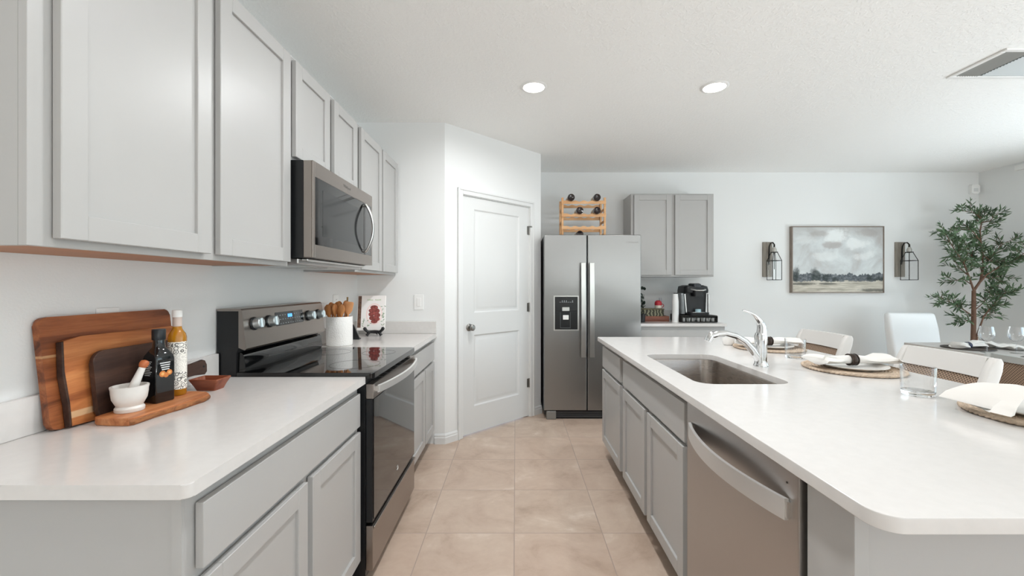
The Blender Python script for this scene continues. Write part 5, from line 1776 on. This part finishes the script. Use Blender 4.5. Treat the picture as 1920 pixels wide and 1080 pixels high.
# on the dining table
napkin('white napkin heaped in a dark blue ring on the far dark charger', (3.955, 3.66, TT + 0.009), 3, 0.13, 0.07, 0.0185, 0.030, 0.0185, 0.0, radians(15))
ring('napkin_ring', 'dark blue napkin ring on the heaped napkin of the dining table', (3.955, 3.66, TT + 0.009 + 0.0195), 0.0235, m_bluering, 0.012, radians(15))
root = local_thing('folded_cloth', 'loosely folded white cloth on the dining table between the two wine glasses', 'cloth')
mb = MB()
def run(u_, v_):
    x = (u_ - .5) * 0.21
    y = (v_ - .5) * 0.40
    return (x + 0.015 * sin(9 * v_), y, 0.012 + 0.010 * sin(11 * u_ + 3 * v_) + 0.010 * sin(17 * v_ + 4 * u_))
mb.quadgrid(run, 24, 48)
o = mb.build('cloth', m_linen, root, 80)
solidify(o, 0.004)
place(root, (4.255, 3.68, TT + 0.0135))

def wine_glass(label, x, y):
    root = thing('wine_glass', label, 'wine glass', (x, y, TT), 'wine glasses on the dining table')
    MB().lathe([(0, 0), (0.036, 0), (0.037, 0.0015), (0.010, 0.005), (0.0042, 0.010), (0.0038, 0.080), (0.006, 0.088), (0.022, 0.097), (0.040, 0.115), (0.050, 0.138), (0.050, 0.160), (0.044, 0.190), (0.040, 0.215),
                (0.0388, 0.215), (0.0427, 0.190), (0.0487, 0.160), (0.0487, 0.138), (0.039, 0.117), (0.021, 0.099), (0, 0.091)], (x, y, TT), 36).build('glass', m_wineg, root, 60)
wine_glass('stemmed wine glass in front of the olive tree trunk', 3.875, 3.44)
wine_glass('stemmed wine glass at the right edge of the picture above the grey chair', 4.07, 3.40)

# ------------------------------------------------------------------ place settings on the island
m_rope = mat('seagrass_rope', 'c6b29d', 0.8, bump=0.5, bscale=140, vary=0.2, vscale=50)
def placemat(label, x, y):
    root = thing('placemat', label, 'placemat', (x, y, CT), 'round woven placemats on the island')
    R = 0.200
    mb = MB()
    prof = [(0, 0.0003)]
    prof += [(R - 0.012, 0.0003)]
    k = 0
    rr = R - 0.012
    top = []
    while rr > 0.02:
        top += [(rr, 0.007), (rr - 0.006, 0.010)]
        rr -= 0.012
    prof += top + [(0, 0.008)]
    mb.lathe(prof, (x, y, CT), 48)
    mb.build('woven_disc', m_rope, root, 40)
    mb = MB()
    n = 150
    for s in range(2):
        pts, rad = [], []
        for i in range(n + 1):
            t = 2 * pi * i / n
            w = 2 * pi * i / n * 34 + s * pi
            rr2 = R - 0.007 + 0.0035 * cos(w)
            pts.append((x + rr2 * cos(t), y + rr2 * sin(t), CT + 0.0078 + 0.0025 * sin(w)))
        mb.tube(pts, 0.0048, 6, caps=False)
    mb.build('rope_edge', m_rope, root, 70)
m_dinner = mat('grey_white_dinner_plate', 'dcdad6', 0.25)
sets = [((1.595, 2.640), 'farthest', 'behind the faucet'), ((1.595, 1.985), 'middle', 'beside the near tumbler'), ((1.612, 1.252), 'nearest', 'at the picture edge')]
for i, ((x, y), w, where) in enumerate(sets):
    placemat('round woven seagrass placemat, %s of the three on the island, %s' % (w, where), x, y)
    disc_plate('dinner_plate', 'pale round plate on the %s placemat of the island, %s' % (w, where), 'plate', x, y, CT + 0.0104, 0.138, m_dinner, 0.014, 'plates on the island')
    zt = CT + 0.0104 + 0.0175
    if i == 2:
        napkin('white napkin fanned out wide over the nearest plate at the right picture edge', (x, y, zt), 8, 0.215, 0.085, 0.0185, 0.016, 0.0185, 0.036, radians(-4))
    else:
        napkin('white napkin gathered in a dark ring on the %s plate of the island' % w, (x, y, zt), 5 + i, 0.185, 0.075, 0.0185, 0.020, 0.0185, 0.004, radians(2))
    ring('napkin_ring', 'dark bronze napkin ring round the %s napkin of the island' % w, (x, y, zt + 0.0195), 0.0235, m_ring, 0.015, radians(2) if i < 2 else radians(-12))

def tumbler(label, x, y):
    root = thing('tumbler', label, 'tumbler', (x, y, CT), 'clear tumblers on the island')
    r = 0.050
    MB().lathe([(r * .96, 0.0185), (r, 0.105), (r - 0.0008, 0.1062), (r - 0.0022, 0.105), (r * .96 - 0.0025, 0.019), (r * .96, 0.0185)], (x, y, CT), 40).build('glass', m_thin, root, 60)
    MB().lathe([(0, 0.0003), (r * .90, 0.0003), (r * .95, 0.004), (r * .955, 0.016), (r * .90, 0.0175), (0, 0.014)], (x, y, CT), 40).build('base', m_glass, root, 60)
tumbler('clear glass tumbler nearest the camera, in front of the middle placemat', 1.467, 1.525)
tumbler('clear glass tumbler between the far and the middle placemats', 1.537, 2.300)
o = MB().lathe([(0, 0.0003), (0.028, 0.0003), (0.035, 0.008), (0.039, 0.030), (0.037, 0.050), (0.034, 0.050), (0.035, 0.030), (0.030, 0.010), (0, 0.008)], (1.425, 2.80, CT), 28).build('small_bowl', m_white)
tag(o, 'tiny white bowl beyond the faucet spout, left of the farthest placemat', 'bowl')
